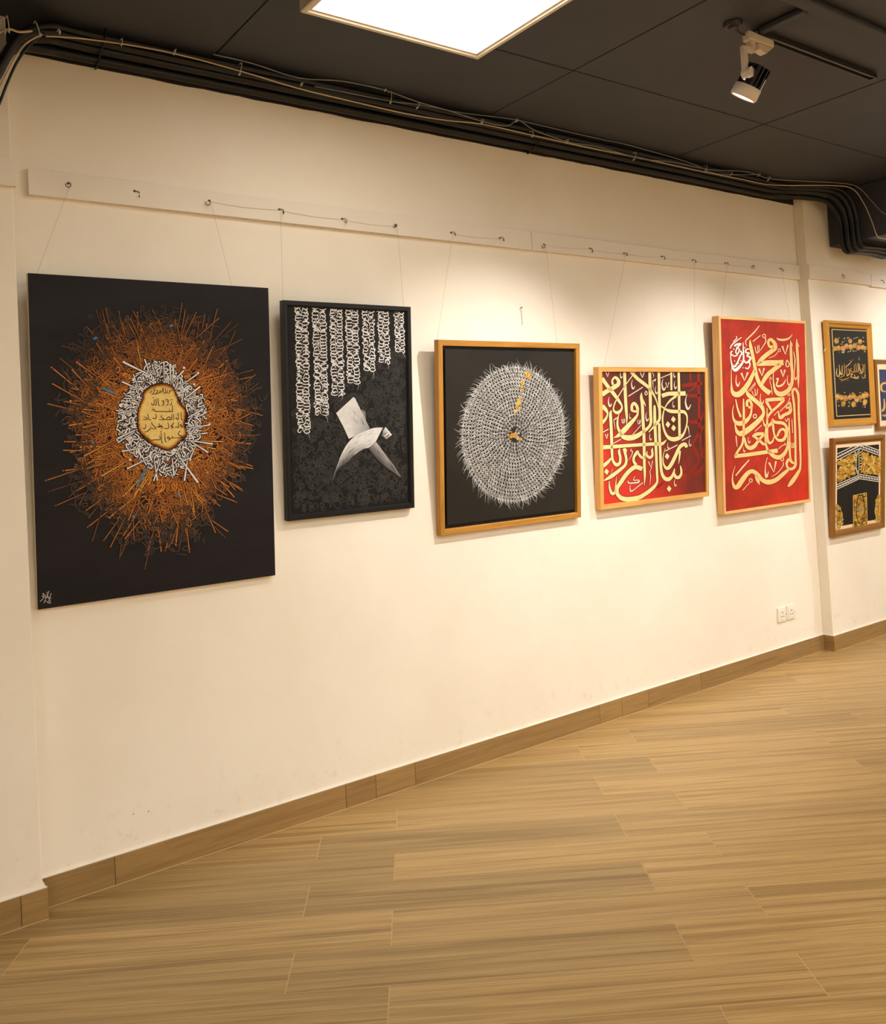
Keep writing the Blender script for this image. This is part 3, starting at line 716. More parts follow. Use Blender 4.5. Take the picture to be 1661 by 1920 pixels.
def gold_scatter(P, pts, n, spread, sz, conv, cols, w=14):
    for k in range(n):
        i = rnd.randrange(len(pts)-1) if len(pts) > 1 else 0
        t = rnd.random(); q = pts[min(i+1, len(pts)-1)]; p = pts[i]
        x, y = p[0]*(1-t)+q[0]*t+rnd.gauss(0, spread), p[1]*(1-t)+q[1]*t+rnd.gauss(0, spread)
        P.stroke([(x+u, y+v, w) for u, v in curl(rnd, sz)], rnd.choice(cols), 2+rnd.randrange(4), 3, conv=conv)
GLD = [lin(224, 176, 40), lin(206, 150, 40), lin(232, 196, 84), lin(190, 130, 30)]
gold_scatter(pgd, [(1000, 110), (1030, 200)], 26, 26, 52, z8, GLD, 12)
gold_scatter(pgd, [(900, 250), (870, 480)], 20, 9, 44, z8, GLD, 10)
gold_scatter(pgd, [(840, 620), (760, 960)], 36, 14, 44, z8, GLD, 11)
gold_scatter(pgd, [(650, 1440), (720, 1410)], 12, 14, 60, z8, [lin(220, 150, 30), lin(206, 136, 24)], 13)
gold_scatter(pgd, [(820, 1510), (845, 1490)], 6, 8, 50, z8, GLD, 18)
pgd.build('gold_strokes', p3.root, 'streak of gold marks through the disc', True)

# --- 4: small maroon picture with big cream letters
p4 = Picture('painting', 'pine framed maroon painting with large cream crossing letters', [(1124, 687), (1327, 690), (1330, 930), (1125, 955)], 0.0, 0.040, 0.048)
p4.frame(M_PINE, [(0, 0), (0, 0.0385), (0.0015, 0.040), (0.0235, 0.040), (0.025, 0.0385), (0.025, 0.0)])
M_C4 = mat('maroon_canvas', lin(120, 30, 24), 0.5, spec=0.4)
_v = coords(M_C4, (1, 1, 1)); _n1 = noise(M_C4, _v, 5.5, 4, 0.6)
_sx = nd(M_C4, 'ShaderNodeSeparateXYZ'); lk(M_C4, _v, _sx.inputs[0])
def mth(m, op, a, b):
    n = nd(m, 'ShaderNodeMath', operation=op)
    for i, v in enumerate((a, b)):
        if isinstance(v, (int, float)): n.inputs[i].default_value = v
        else: lk(m, v, n.inputs[i])
    return n.outputs[0]
_g = mth(M_C4, 'ADD', mth(M_C4, 'ADD', mth(M_C4, 'MULTIPLY', _sx.outputs['X'], 0.50), 0.06), mth(M_C4, 'MULTIPLY', _sx.outputs['Z'], 0.62))
_g = mth(M_C4, 'ADD', _g, mth(M_C4, 'MULTIPLY', mth(M_C4, 'SUBTRACT', _n1, 0.5), 0.42))
lk(M_C4, ramp(M_C4, _g, [(0.0, lin(206, 50, 36)), (0.12, lin(180, 40, 26)), (0.27, lin(120, 32, 20)), (0.40, lin(84, 28, 20)), (0.60, lin(66, 27, 19))]), bsdf(M_C4).inputs['Base Color'])
D4 = 0.030
p4.board(M_C4, 0.002, D4, 0.0245)
CR4 = lin(246, 222, 156); CR4b = lin(244, 220, 188); OUT4 = lin(44, 18, 10)
A4, B4, C4_, D4_ = (1110, 685), (1210, 685), (1110, 810), (1210, 810)
def rel(fr, base=A4, sc=13.717): return ((fr[0]-base[0])*sc, (fr[1]-base[1])*sc)
z4c = p4.conv(1110, 685, 13.717, D4)
def S4(fr, pts, w=None):
    ox, oy = rel(fr)
    return [(p[0]+ox, p[1]+oy, (p[2] if len(p) > 2 else w)) for p in pts]
BIG4 = [S4(A4, [(250, 330, 100), (400, 540, 88), (560, 740, 92), (690, 920, 70), (762, 1050, 42), (740, 1150, 62), (660, 1215, 85), (580, 1195, 62), (545, 1120, 36), (575, 990, 34), (640, 850, 30)]),
 S4(A4, [(645, 840, 30), (800, 590, 26), (1000, 310, 26), (1120, 150, 24)]),
 S4(A4, [(690, 1250, 14), (652, 1400, 42), (660, 1600, 62), (760, 1790, 80)]),
 S4(A4, [(250, 750, 125), (400, 655, 110), (560, 565, 112), (675, 480, 100), (665, 375, 88), (585, 310, 62), (515, 395, 48), (535, 500, 70)]),
 S4(A4, [(255, 1040, 115), (355, 1150, 85), (395, 1250, 40), (350, 1370, 60), (255, 1480, 92)]),
 S4(A4, [(830, 130, 75), (845, 600, 80), (870, 1100, 75), (890, 1350, 50), (880, 1530, 6)]),
 S4(A4, [(1025, 1180, 66), (1020, 1050, 70), (1075, 975, 74), (1150, 1060, 78), (1165, 1170, 74), (1100, 1185, 60), (1020, 1165, 56)]),
 S4(A4, [(1178, 1130, 40), (1170, 1250, 50), (1095, 1370, 78), (950, 1530, 112), (800, 1690, 130), (680, 1800, 90), (550, 1865, 8)]),
 S4(A4, [(1270, 690, 6), (1262, 820, 70), (1288, 1000, 80), (1305, 1400, 75), (1325, 1700, 75), (1332, 1920, 75), (1340, 2500, 70), (1352, 2820, 56), (1338, 3105, 6)]),
 S4(A4, [(1300, 880, 36), (1340, 970, 36), (1380, 1060, 6)]),
 S4(A4, [(1478, 140, 75), (1488, 600, 80), (1500, 1200, 75), (1508, 1470, 70), (1440, 1600, 72), (1300, 1715, 92), (1150, 1815, 122), (980, 1865, 142), (820, 1845, 120), (715, 1770, 50)]),
 S4(A4, [(980, 140, 80), (1150, 330, 86), (1330, 470, 86), (1480, 600, 70), (1600, 790, 46), (1662, 950, 30), (1702, 1120, 10)]),
 S4(A4, [(505, 1150, 6), (470, 1240, 68), (482, 1500, 75), (500, 1920, 75), (508, 2250, 66), (532, 2450, 62), (620, 2555, 92), (705, 2515, 72), (722, 2370, 62), (690, 2220, 62), (712, 2130, 8)]),
 S4(B4, [(340, 150, 70), (350, 600, 70), (360, 1100, 70), (362, 1360, 66), (280, 1500, 70), (80, 1720, 22)]),
 S4(B4, [(228, 1015, 8), (232, 1100, 66), (240, 1500, 75), (260, 1920, 75), (280, 2420, 66), (296, 2820, 60), (300, 2990, 52), (230, 3110, 78), (100, 3230, 95), (-30, 3320, 100), (-170, 3400, 112), (-370, 3440, 120), (-530, 3440, 118), (-640, 3400, 108), (-725, 3300, 90), (-730, 3160, 92), (-630, 3000, 102), (-520, 2835, 102), (-390, 2695, 104), (-250, 2615, 112), (-85, 2665, 112)]),
 S4(B4, [(350, 1490, 66), (362, 1920, 70), (378, 2220, 66), (396, 2620, 70), (432, 2810, 76), (510, 2915, 100), (600, 2925, 100), (680, 2855, 70), (730, 2735, 50), (745, 2645, 12)]),
 S4(D4_, [(738, 1060, 46), (772, 1150, 80), (850, 1170, 80), (915, 1080, 60), (915, 960, 50), (892, 855, 14)]),
 S4(B4, [(660, 150, 55), (665, 640, 50)]), S4(B4, [(850, 150, 60), (860, 600, 65), (865, 1100, 65), (870, 1600, 65), (876, 1850, 65)]),
 S4(B4, [(420, 785, 105), (600, 730, 100), (800, 730, 112), (1030, 722, 112)]),
 S4(B4, [(790, 790, 60), (650, 890, 52), (545, 1010, 32), (480, 1140, 30), (445, 1300, 40), (440, 1450, 46), (470, 1640, 52), (540, 1800, 66), (640, 1885, 100), (760, 1900, 112), (900, 1845, 92), (990, 1740, 52), (1050, 1560, 36), (1070, 1380, 36), (1048, 1265, 50), (980, 1195, 80), (850, 1190, 90), (650, 1180, 90), (520, 1130, 52), (400, 1050, 34)]),
 S4(C4_, [(265, 395, 112), (700, 365, 92), (1200, 330, 86), (1645, 305, 90), (1800, 300, 80), (1920, 190, 6)]),
 S4(C4_, [(275, 880, 100), (400, 775, 82), (485, 670, 40)]),
 S4(C4_, [(820, 420, 80), (850, 560, 70), (878, 720, 62), (845, 850, 72), (740, 950, 82), (600, 1060, 92), (450, 1165, 90), (290, 1255, 16)]),
 S4(C4_, [(870, 430, 28), (900, 520, 6)]),
 S4(C4_, [(440, 1250, 16), (440, 1380, 40), (482, 1540, 72), (540, 1585, 82), (588, 1530, 52), (605, 1350, 30), (625, 1130, 8)]),
 S4(C4_, [(1190, 475, 20), (1150, 525, 80), (1075, 640, 62), (1068, 750, 62), (1130, 850, 82)]),
 S4(C4_, [(1170, 520, 60), (1235, 620, 62), (1300, 660, 72), (1375, 620, 46)]),
 S4(C4_, [(1412, 485, 16), (1405, 595, 50), (1480, 655, 76), (1548, 595, 62), (1540, 470, 50), (1556, 400, 6)]),
 S4(D4_, [(1060, 395, 78), (1015, 315, 90), (930, 340, 92), (860, 420, 82), (780, 590, 86), (690, 780, 92), (600, 915, 92), (530, 925, 76), (462, 820, 40), (450, 650, 24), (480, 500, 18), (515, 400, 8)]),
 S4(D4_, [(885, 480, 52), (872, 650, 40), (850, 830, 8)])]
def diam(fr, x, y, a=62, b=86):
    ox, oy = rel(fr); x += ox; y += oy
    return [(x-8, y-b), (x+a, y-8), (x+8, y+b), (x-a, y+8)]
DIA4 = [diam(B4, 715, 1390), diam(B4, 575, 1520), diam(B4, 720, 1612), diam(D4_, 555, 625), diam(D4_, 605, 1460), diam(C4_, 370, 1020)]
def hookmark(x, y, h, w=24):      # small alif-like tick
    return [(x, y, 8), (x-h*.10, y+h*.5, w*.8), (x+h*.05, y+h*.95, w*1.3), (x+h*.24, y+h*.65, 8)]
SM4 = [S4(A4, [(920, 800), (1300, 560)], 25), S4(A4, [(1030, 1790), (1260, 1530)], 18), S4(A4, [(260, 1725), (420, 1640)], 24), S4(B4, [(390, 325), (630, 225)], 22), S4(D4_, [(930, 220), (1165, 95)], 25), S4(D4_, [(505, 490), (825, 330)], 25), S4(C4_, [(550, 290), (740, 185)], 22), S4(C4_, [(1020, 1525), (1300, 1300)], 22),
 S4(A4, [(345, 160, 26), (395, 300, 8)]), S4(A4, [(430, 155, 26), (395, 300, 8)]), S4(A4, [(1230, 170, 36), (1290, 320, 10)]), S4(A4, [(1335, 160, 32), (1290, 320, 10)]), S4(A4, [(330, 1770, 26), (375, 1890, 8)]), S4(A4, [(400, 1760, 26), (375, 1890, 8)]), S4(B4, [(515, 440, 24), (560, 580, 8)]), S4(B4, [(600, 435, 24), (560, 580, 8)]),
 S4(A4, hookmark(735, 160, 175, 24)), S4(A4, hookmark(1035, 360, 260, 32)), S4(A4, hookmark(440, 800, 270, 36)), S4(A4, hookmark(965, 1240, 140, 20)), S4(A4, hookmark(1400, 1200, 240, 28)), S4(B4, hookmark(265, 530, 210, 28)), S4(B4, hookmark(450, 340, 310, 36)), S4(B4, hookmark(735, 170, 145, 24)), S4(B4, hookmark(755, 400, 210, 26)), S4(B4, hookmark(710, 920, 165, 20)), S4(B4, hookmark(1065, 730, 420, 40)), S4(C4_, hookmark(985, 1350, 190, 22)), S4(C4_, hookmark(1490, 40, 180, 22)), S4(D4_, hookmark(575, 280, 150, 18)), S4(D4_, hookmark(1135, 180, 190, 22)), S4(D4_, hookmark(755, 1210, 190, 24)),
 S4(A4, [(760, 1370), (768, 1475), (800, 1470), (798, 1370)], 18), S4(A4, [(800, 1480), (830, 1465), (832, 1370)], 18), S4(A4, [(1160, 1400), (1180, 1505), (1210, 1490), (1205, 1410)], 16), S4(A4, [(1210, 1500), (1240, 1470), (1235, 1390)], 16),
 S4(A4, [(620, 1335, 24), (600, 1380, 30), (552, 1400, 20), (570, 1520, 16), (585, 1650, 6)]), S4(A4, [(1385, 655), (1350, 725), (1385, 765), (1415, 720), (1385, 655)], 22), S4(B4, [(165, 165, 26), (205, 250, 16), (190, 330, 6)]), S4(B4, [(250, 345, 40), (240, 395, 32), (190, 390, 20), (190, 500, 16), (200, 640, 6)]), S4(B4, [(1085, 1560, 26), (1110, 1680, 18), (1120, 1800, 6)]),
 S4(C4_, [(1445, 760, 26), (1480, 840, 18), (1515, 930, 12)]), S4(C4_, [(1550, 735, 26), (1515, 930, 14), (1480, 1020, 14), (1500, 1150, 18), (1480, 1370, 8)]), S4(C4_, [(920, 1240, 10), (932, 1310, 35), (1050, 1310, 36), (1185, 1290, 40), (1195, 1235, 26), (1100, 1242, 26), (1058, 1225, 20), (1100, 1130, 8)]), S4(C4_, [(1010, 430, 18), (985, 485, 18), (1035, 500, 22), (1000, 620, 14), (920, 740, 8)]), S4(C4_, [(520, 940, 12), (480, 1080, 10)])]
RED4 = [S4(B4, [(1155, 170, 55), (1155, 430, 45)]), S4(B4, [(1360, 170, 70), (1370, 800, 65), (1380, 1400, 65), (1400, 1920, 50), (1415, 2200, 8)]), S4(B4, [(950, 530, 90), (1200, 490, 90), (1460, 460, 80)]), S4(B4, [(1100, 690, 46), (1230, 590, 50), (1330, 520, 40)]), S4(B4, [(1070, 780, 80), (1390, 790, 82)]), S4(B4, [(1400, 850, 18), (1490, 1000, 14), (1498, 1150, 18), (1460, 1320, 50), (1380, 1420, 82), (1250, 1470, 92), (1110, 1430, 70)]), S4(B4, [(1545, 1590, 92), (1420, 1630, 80), (1370, 1740, 70), (1260, 1930, 70), (1170, 2090, 80)]), S4(D4_, [(1240, 380, 80), (1330, 560, 72), (1370, 700, 52), (1330, 830, 56), (1240, 940, 62), (1130, 1040, 62), (990, 1020, 60)]), S4(D4_, [(1435, 600, 60), (1470, 470, 60), (1530, 500, 50), (1540, 620, 40), (1440, 640, 50)]), S4(D4_, [(1555, 770, 40), (1500, 880, 72), (1380, 1020, 82), (1230, 1110, 82), (1110, 1060, 50)]), S4(D4_, [(300, 1440, 60), (460, 1300, 50)]), S4(D4_, [(750, 850, 80), (850, 850, 60)])]
q4 = Paint(-D4-0.0002)
for t in RED4: q4.stroke(t, lin(140, 38, 24), 1, 5, conv=z4c)
q4.build('red_letters', p4.root, 'dull red background letters', True)
q4 = Paint(-D4-0.0004)
for t in BIG4: q4.stroke(t, CR4, 5, 6, conv=z4c, outline=(OUT4, 12))
for t in DIA4:
    c = (sum(p[0] for p in t)/4, sum(p[1] for p in t)/4)
    q4.poly([(c[0]+(p[0]-c[0])*1.18, c[1]+(p[1]-c[1])*1.18) for p in t], OUT4, 4, z4c); q4.poly(t, CR4, 6, z4c)
lt4 = q4.build('cream_letters', p4.root, 'large cream crossing letters with diamond dots')
q4 = Paint(-D4-0.0011)
for t in SM4: q4.stroke(t, CR4b, 3, 4, conv=z4c, outline=(OUT4, 7))
q4.build('small_cream_marks', p4.root, 'small cream vowel marks', True)

# --- 5: tall red picture
p5 = Picture('painting', 'tall pine framed bright red painting with interlaced peach lettering', [(1347, 593), (1511, 601), (1520, 940), (1358.5, 965)], 0.0, 0.048, 0.052)
p5.frame(M_PINE2, [(0, 0), (0, 0.0465), (0.0015, 0.048), (0.0160, 0.048), (0.017, 0.047), (0.017, 0.0)])
M_C5 = mat('bright_red_canvas', lin(196, 40, 24), 0.5, spec=0.4)
_v = coords(M_C5, (1, 1, 1)); _n1 = noise(M_C5, _v, 9, 5, 0.62)
_sx = nd(M_C5, 'ShaderNodeSeparateXYZ'); lk(M_C5, _v, _sx.inputs[0])
_g = mth(M_C5, 'ADD', mth(M_C5, 'MULTIPLY', _sx.outputs['X'], 0.35), mth(M_C5, 'MULTIPLY', _n1, 0.8))
lk(M_C5, ramp(M_C5, _g, [(0.22, lin(146, 30, 10)), (0.42, lin(174, 38, 14)), (0.62, lin(202, 42, 16))]), bsdf(M_C5).inputs['Base Color'])
D5 = 0.044
p5.board(M_C5, 0.002, D5, 0.0167)
z5c = p5.conv(1340, 600, 9.228, D5)
def S5(pts, b=False, w=None): return [(p[0], p[1]+(1476.5 if b else 0), (p[2] if len(p) > 2 else w)) for p in pts]
CR5 = lin(250, 194, 126); CR5b = lin(252, 196, 150); OUT5 = lin(120, 16, 8)
BIG5 = [S5([(608, 335, 8), (618, 450, 55), (660, 640, 55), (690, 800, 56), (720, 960, 60), (770, 1090, 66), (850, 1190, 76), (955, 1268, 88)]),
 S5([(690, 860, 50), (650, 960, 60), (590, 1080, 76), (500, 1210, 92), (420, 1280, 96), (350, 1285, 90), (302, 1235, 58), (286, 1120, 24), (284, 950, 14), (284, 780, 8)]),
 S5([(1020, 470, 76), (945, 455, 44), (925, 380, 46), (965, 335, 52), (1030, 400, 66), (1040, 480, 80), (980, 540, 76), (890, 605, 76), (800, 690, 72), (735, 775, 50)]),
 S5([(725, 765, 66), (900, 745, 95), (1080, 742, 95), (1188, 735, 95)]),
 S5([(1130, 770, 80), (1030, 850, 76), (930, 930, 76), (860, 1020, 70), (815, 1110, 46)]),
 S5([(1415, 320, 8), (1420, 450, 45), (1435, 700, 45), (1442, 950, 45), (1445, 1190, 10)]), S5([(1430, 400, 20), (1465, 470, 10)]),
 S5([(1310, 345, 10), (1315, 500, 46), (1325, 750, 50), (1340, 950, 50), (1328, 1100, 60), (1270, 1215, 76), (1180, 1275, 86), (1100, 1275, 80), (1042, 1210, 50), (1015, 1080, 24), (1010, 960, 16), (1020, 890, 8)]), S5([(1325, 390, 20), (1346, 460, 8)]),
 S5([(495, -115, 20), (500, 100, 40), (498, 350, 40), (493, 560, 40), (470, 680, 40), (400, 790, 42), (350, 880, 40)], True),
 S5([(335, 882, 66), (600, 850, 66), (900, 806, 66), (1088, 782, 76)], True),
 S5([(560, 1500, 46), (555, 1420, 44), (590, 1385, 40), (630, 1440, 40), (632, 1500, 46), (580, 1515, 40)]),
 S5([(636, -10, 26), (634, 70, 30), (615, 170, 42), (560, 250, 66), (470, 308, 86), (380, 303, 70), (322, 230, 34), (306, 100, 18), (330, -10, 8)], True),
 S5([(548, 1215, 14), (580, 1295, 66), (700, 1395, 72), (800, 1485, 72), (838, 1570, 52), (838, 1630, 56), (790, 1706, 76), (690, 1806, 88), (580, 1896, 96), (470, 1962, 96), (400, 1950, 70), (360, 1866, 34), (350, 1776, 14)]),
 S5([(360, 1370, 18), (392, 1530, 30), (450, 1680, 40)]),
 S5([(875, 1390, 62), (1000, 1375, 62), (1205, 1365, 62)]), S5([(1195, 1385, 50), (1100, 1480, 46), (1000, 1570, 44), (930, 1650, 38), (905, 1720, 30)]),
 S5([(885, 1400, 50), (930, 1480, 46), (990, 1580, 36)]),
 S5([(902, 45, 14), (905, 300, 36), (906, 550, 40), (940, 650, 46), (1000, 620, 30), (1020, 540, 12)], True),
 S5([(1265, 30, 50), (1310, 55, 56), (1290, 125, 60), (1200, 165, 56), (1135, 215, 62), (1105, 150, 30), (1100, 90, 12)], True), S5([(1300, -60, 30), (1322, 60, 36)], True), S5([(1250, 60, 40), (1240, 10, 24), (1290, -40, 30)], True),
 S5([(830, 225, 12), (850, 320, 30), (900, 360, 56), (980, 310, 46), (1000, 225, 20)], True),
 S5([(1000, 240, 26), (1040, 290, 52), (1180, 310, 56), (1240, 380, 42), (1270, 520, 40), (1260, 680, 40), (1230, 790, 56), (1150, 885, 76), (1060, 895, 76), (960, 830, 56), (900, 740, 40), (870, 550, 24), (880, 380, 16)], True),
 S5([(1075, 540, 34), (1130, 430, 42), (1200, 420, 46), (1230, 500, 46), (1190, 590, 56), (1110, 605, 50), (1050, 555, 36), (1020, 470, 32), (1010, 380, 40), (1000, 250, 20)], True),
 S5([(650, 545, 36), (720, 500, 62), (850, 490, 46)], True), S5([(670, 530, 40), (760, 600, 46), (850, 675, 46), (882, 630, 14)], True), S5([(845, 510, 40), (750, 612, 46), (690, 700, 66), (610, 738, 72), (542, 690, 50), (518, 560, 20)], True),
 S5([(1342, 1300, 38), (1345, 1225, 40), (1385, 1190, 44), (1430, 1250, 46), (1448, 1350, 40), (1452, 1640, 38), (1465, 1876, 38), (1475, 2176, 38), (1480, 2526, 34), (1430, 2656, 60), (1330, 2806, 72), (1265, 2881, 30)]),
 S5([(1342, 1280, 38), (1368, 1450, 40), (1380, 1640, 38), (1390, 1976, 38), (1395, 2376, 38), (1392, 2516, 46), (1330, 2575, 52), (1262, 2556, 42), (1242, 2476, 42), (1285, 2410, 50), (1340, 2466, 46), (1390, 2480, 30)]),
 S5([(1285, 215, 12), (1285, 500, 38), (1295, 800, 38), (1310, 935, 34)], True),
 S5([(1290, 1095, 46), (1180, 1190, 66), (1060, 1288, 76), (930, 1328, 86), (820, 1290, 72), (740, 1200, 72), (650, 1140, 70), (560, 1182, 76), (470, 1300, 86), (395, 1405, 82), (340, 1410, 60), (306, 1310, 30), (312, 1180, 16), (355, 1040, 6)], True),
 S5([(715, 1200, 50), (740, 1290, 62), (775, 1378, 6)], True)]
def ringp(x, y, r, w): return [(x+r*math.cos(k*math.pi/4), y+r*1.15*math.sin(k*math.pi/4), w) for k in range(9)]
def hk5(x, y, h, w): return [(x, y, 8), (x-h*.06, y+h*.55, w*.7), (x+h*.10, y+h*.97, w*1.2), (x+h*.28, y+h*.6, 8)]
SM5 = [S5([(770, 95, 14), (690, 200, 25), (600, 290, 25), (540, 350, 22), (530, 400, 18), (550, 450, 10)]), S5([(1065, 310, 10), (1110, 338, 36), (1200, 343, 40), (1290, 310, 28), (1340, 240, 8)]),
 S5([(1165, 450, 36), (1215, 600, 8)]), S5([(1265, 430, 32), (1215, 600, 8)]), S5([(760, 840, 32), (815, 970, 8)]), S5([(850, 830, 32), (815, 970, 8)]), S5([(1140, 860, 32), (1180, 990, 8)]), S5([(1210, 860, 32), (1180, 990, 8)]), S5([(455, 915, 36), (510, 1050, 8)]), S5([(570, 905, 34), (510, 1050, 8)]), S5([(935, 990, 36), (1020, 1160, 8)], True), S5([(1055, 965, 34), (1020, 1160, 8)], True),
 ringp(850, 275, 26, 18), S5([(868, 300, 20), (880, 370, 22), (830, 460, 16), (780, 530, 10)]), S5([(690, 460), (715, 565), (742, 555), (735, 440)], w=14), S5([(745, 550), (768, 545), (760, 430)], w=14), S5([(655, 372, 18), (790, 265, 14)]),
 ringp(1112, 525, 22, 14), S5([(1090, 550), (1030, 620), (930, 660)], w=12), S5([(1245, 690), (1285, 760), (1270, 805), (1235, 800), (1230, 740), (1245, 690)], w=20),
 S5([(1358, 540, 12), (1385, 700, 24), (1370, 960, 14), (1395, 1030, 30), (1415, 970, 8)]), S5(hk5(1262, 955, 180, 22)), S5(hk5(375, 950, 200, 26)),
 S5([(1055, 1025, 20), (1095, 1010, 26), (1075, 1080, 26), (1062, 1122, 26), (1100, 1148, 36), (1180, 1110, 30), (1230, 1020, 8)]), ringp(962, 1012, 18, 12), S5([(945, 1050), (975, 1150), (990, 1290)], w=12), S5([(575, 1228), (700, 1080)], w=12), S5([(602, 1238), (705, 1102)], w=12), S5([(640, 1230), (675, 1308), (700, 1290), (690, 1190)], w=13), S5([(700, 1295), (728, 1285), (735, 1190)], w=13), S5(hk5(795, 1270, 190, 22)), ringp(1280, 1290, 20, 14), S5([(1292, 1345), (1260, 1440), (1130, 1572)], w=14),
 S5([(365, 530, 22), (372, 620, 18), (386, 720, 10)], True), S5(hk5(580, 545, 110, 18), True), S5(hk5(498, 715, 95, 16), True), S5([(690, 452), (810, 342)], True, 14), ringp(692, 190+1476, 28, 18), S5([(1100, 752), (1170, 692), (1220, 680), (1200, 650)], True, 15), S5([(1330, 240), (1345, 480)], True, 14), S5([(1320, 640), (1326, 730), (1345, 725), (1342, 650)], True, 10), S5([(1345, 728), (1362, 725), (1360, 640)], True, 10),
 S5([(360, 1215, 22), (480, 1070, 28), (595, 940, 18)], True), S5([(905, 900, 10), (870, 1080, 16), (888, 1245, 40), (928, 1140, 8)], True), ringp(1165, 935+1476, 24, 15), S5([(1180, 985, 16), (1175, 1050, 16), (1080, 1170, 14), (970, 1240, 8)], True), ringp(620, 1300+1476, 26, 15), S5([(600, 1340), (550, 1390), (480, 1470)], True, 14), S5([(1215, 230), (1240, 280), (1265, 220)], True, 15), S5([(1120, 112), (1240, 0)], True, 12), S5([(1020, 180), (1090, 100)], True, 12)]
WH5 = [S5([(265, 495, 14), (285, 440, 20), (350, 380, 20), (460, 300, 14)]), S5([(368, 278), (375, 320), (345, 345), (312, 382)], w=15), S5([(330, 455, 22), (375, 425, 36), (455, 412, 30)]), S5([(455, 415, 24), (385, 480, 24), (358, 560, 22), (395, 580, 22), (420, 505, 22), (365, 470, 20)]), S5([(300, 535), (272, 565), (290, 602), (340, 625), (392, 600)], w=22), S5([(270, 590, 14), (276, 700, 18), (302, 788, 28), (345, 800, 34), (392, 730, 28), (432, 630, 26), (462, 580, 26), (440, 530, 22)]), S5([(485, 388, 12), (490, 550, 26), (490, 700, 30), (430, 800, 46), (352, 868, 56), (302, 828, 28), (285, 780, 8)]), S5([(592, 500, 18), (540, 512, 26), (532, 560, 28), (592, 575, 26), (552, 618, 26), (612, 650, 32), (590, 710, 36), (532, 738, 30), (498, 690, 22)]), S5([(575, 740), (602, 745), (600, 790), (568, 842), (520, 825)], w=22), S5([(322, 490), (326, 520)], w=14), S5([(335, 700), (345, 720)], w=16), S5([(445, 695), (452, 715)], w=14), S5([(400, 740), (408, 758)], w=14), S5([(512, 470), (520, 490)], w=18), S5([(480, 820), (488, 835)], w=18)]
q5 = Paint(-D5-0.0002)
for t in BIG5: q5.stroke(t, CR5, 5, 6, conv=z5c, outline=(OUT5, 9))
q5.build('peach_letters', p5.root, 'large peach interlaced letters')
q5 = Paint(-D5-0.0009)
for t in SM5: q5.stroke(t, CR5b, 3, 4, conv=z5c, outline=(OUT5, 5))
q5.build('small_peach_marks', p5.root, 'small peach vowel marks', True)
q5 = Paint(-D5-0.0014)
for t in WH5: q5.stroke(t, lin(248, 226, 206), 3, 4, conv=z5c, outline=(OUT5, 6))
q5.build('white_letters', p5.root, 'small cluster of white letters', True)

# --- 6, 7, 8: pictures on the right pier
def scribble(P, conv, quad, n, size, cols, w, seed, mask=None):
    r_ = random.Random(seed)
    for k in range(n):
        u, v = r_.random(), r_.random()
        x = (quad[0][0]*(1-u)+quad[1][0]*u)*(1-v)+(quad[3][0]*(1-u)+quad[2][0]*u)*v
        y = (quad[0][1]*(1-u)+quad[1][1]*u)*(1-v)+(quad[3][1]*(1-u)+quad[2][1]*u)*v
        if mask and not mask(x, y): continue
        P.stroke([(x+a, y+b, w) for a, b in curl(r_, size*r_.uniform(.7, 1.3))], r_.choice(cols), 2+r_.randrange(6), 3, conv=conv)
p6 = Picture('painting', 'gilt framed black picture with two rose garlands and gold script', [(1550, 601), (1634, 604), (1645, 795), (1561, 800)], COLY, 0.030, 0.014)
p6.frame(M_GILT, [(0, 0), (0, 0.022), (0.006, 0.030), (0.018, 0.030), (0.026, 0.022), (0.040, 0.020), (0.046, 0.014), (0.046, 0)])
M_C6 = canvas_mat('black_velvet_canvas', lin(24, 23, 20), lin(36, 34, 29), 3, 0.55)
D6 = 0.012
p6.board(M_C6, 0.002, D6, 0.0455)
z6c = p6.conv(1540, 600, 9.14, D6)
q6 = Paint(-D6-0.0002); GT = [lin(214, 164, 76), lin(190, 138, 58), lin(232, 190, 112)]
for a, b in zip([(178, 160), (778, 190), (852, 1615), (262, 1650)], [(778, 190), (852, 1615), (262, 1650), (178, 160)]):
    q6.stroke([(a[0], a[1], 14), ((a[0]+b[0])/2, (a[1]+b[1])/2, 14), (b[0], b[1], 14)], lin(206, 176, 110), 1, 2, conv=z6c)
q6.build('gold_border_line', p6.root)
rnd = random.Random(31)
ROSES = [(255, 360, 44), (230, 490, 40), (292, 480, 42), (368, 490, 46), (428, 450, 44), (500, 460, 44), (565, 440, 42), (632, 470, 44), (662, 370, 40), (706, 470, 40), (490, 360, 38), (745, 480, 34),
         (275, 1320, 46), (338, 1330, 44), (412, 1340, 48), (490, 1325, 42), (548, 1305, 42), (606, 1360, 46), (660, 1330, 42), (722, 1300, 44), (775, 1290, 40), (372, 1430, 42), (552, 1445, 46), (745, 1400, 42), (735, 1435, 32)]
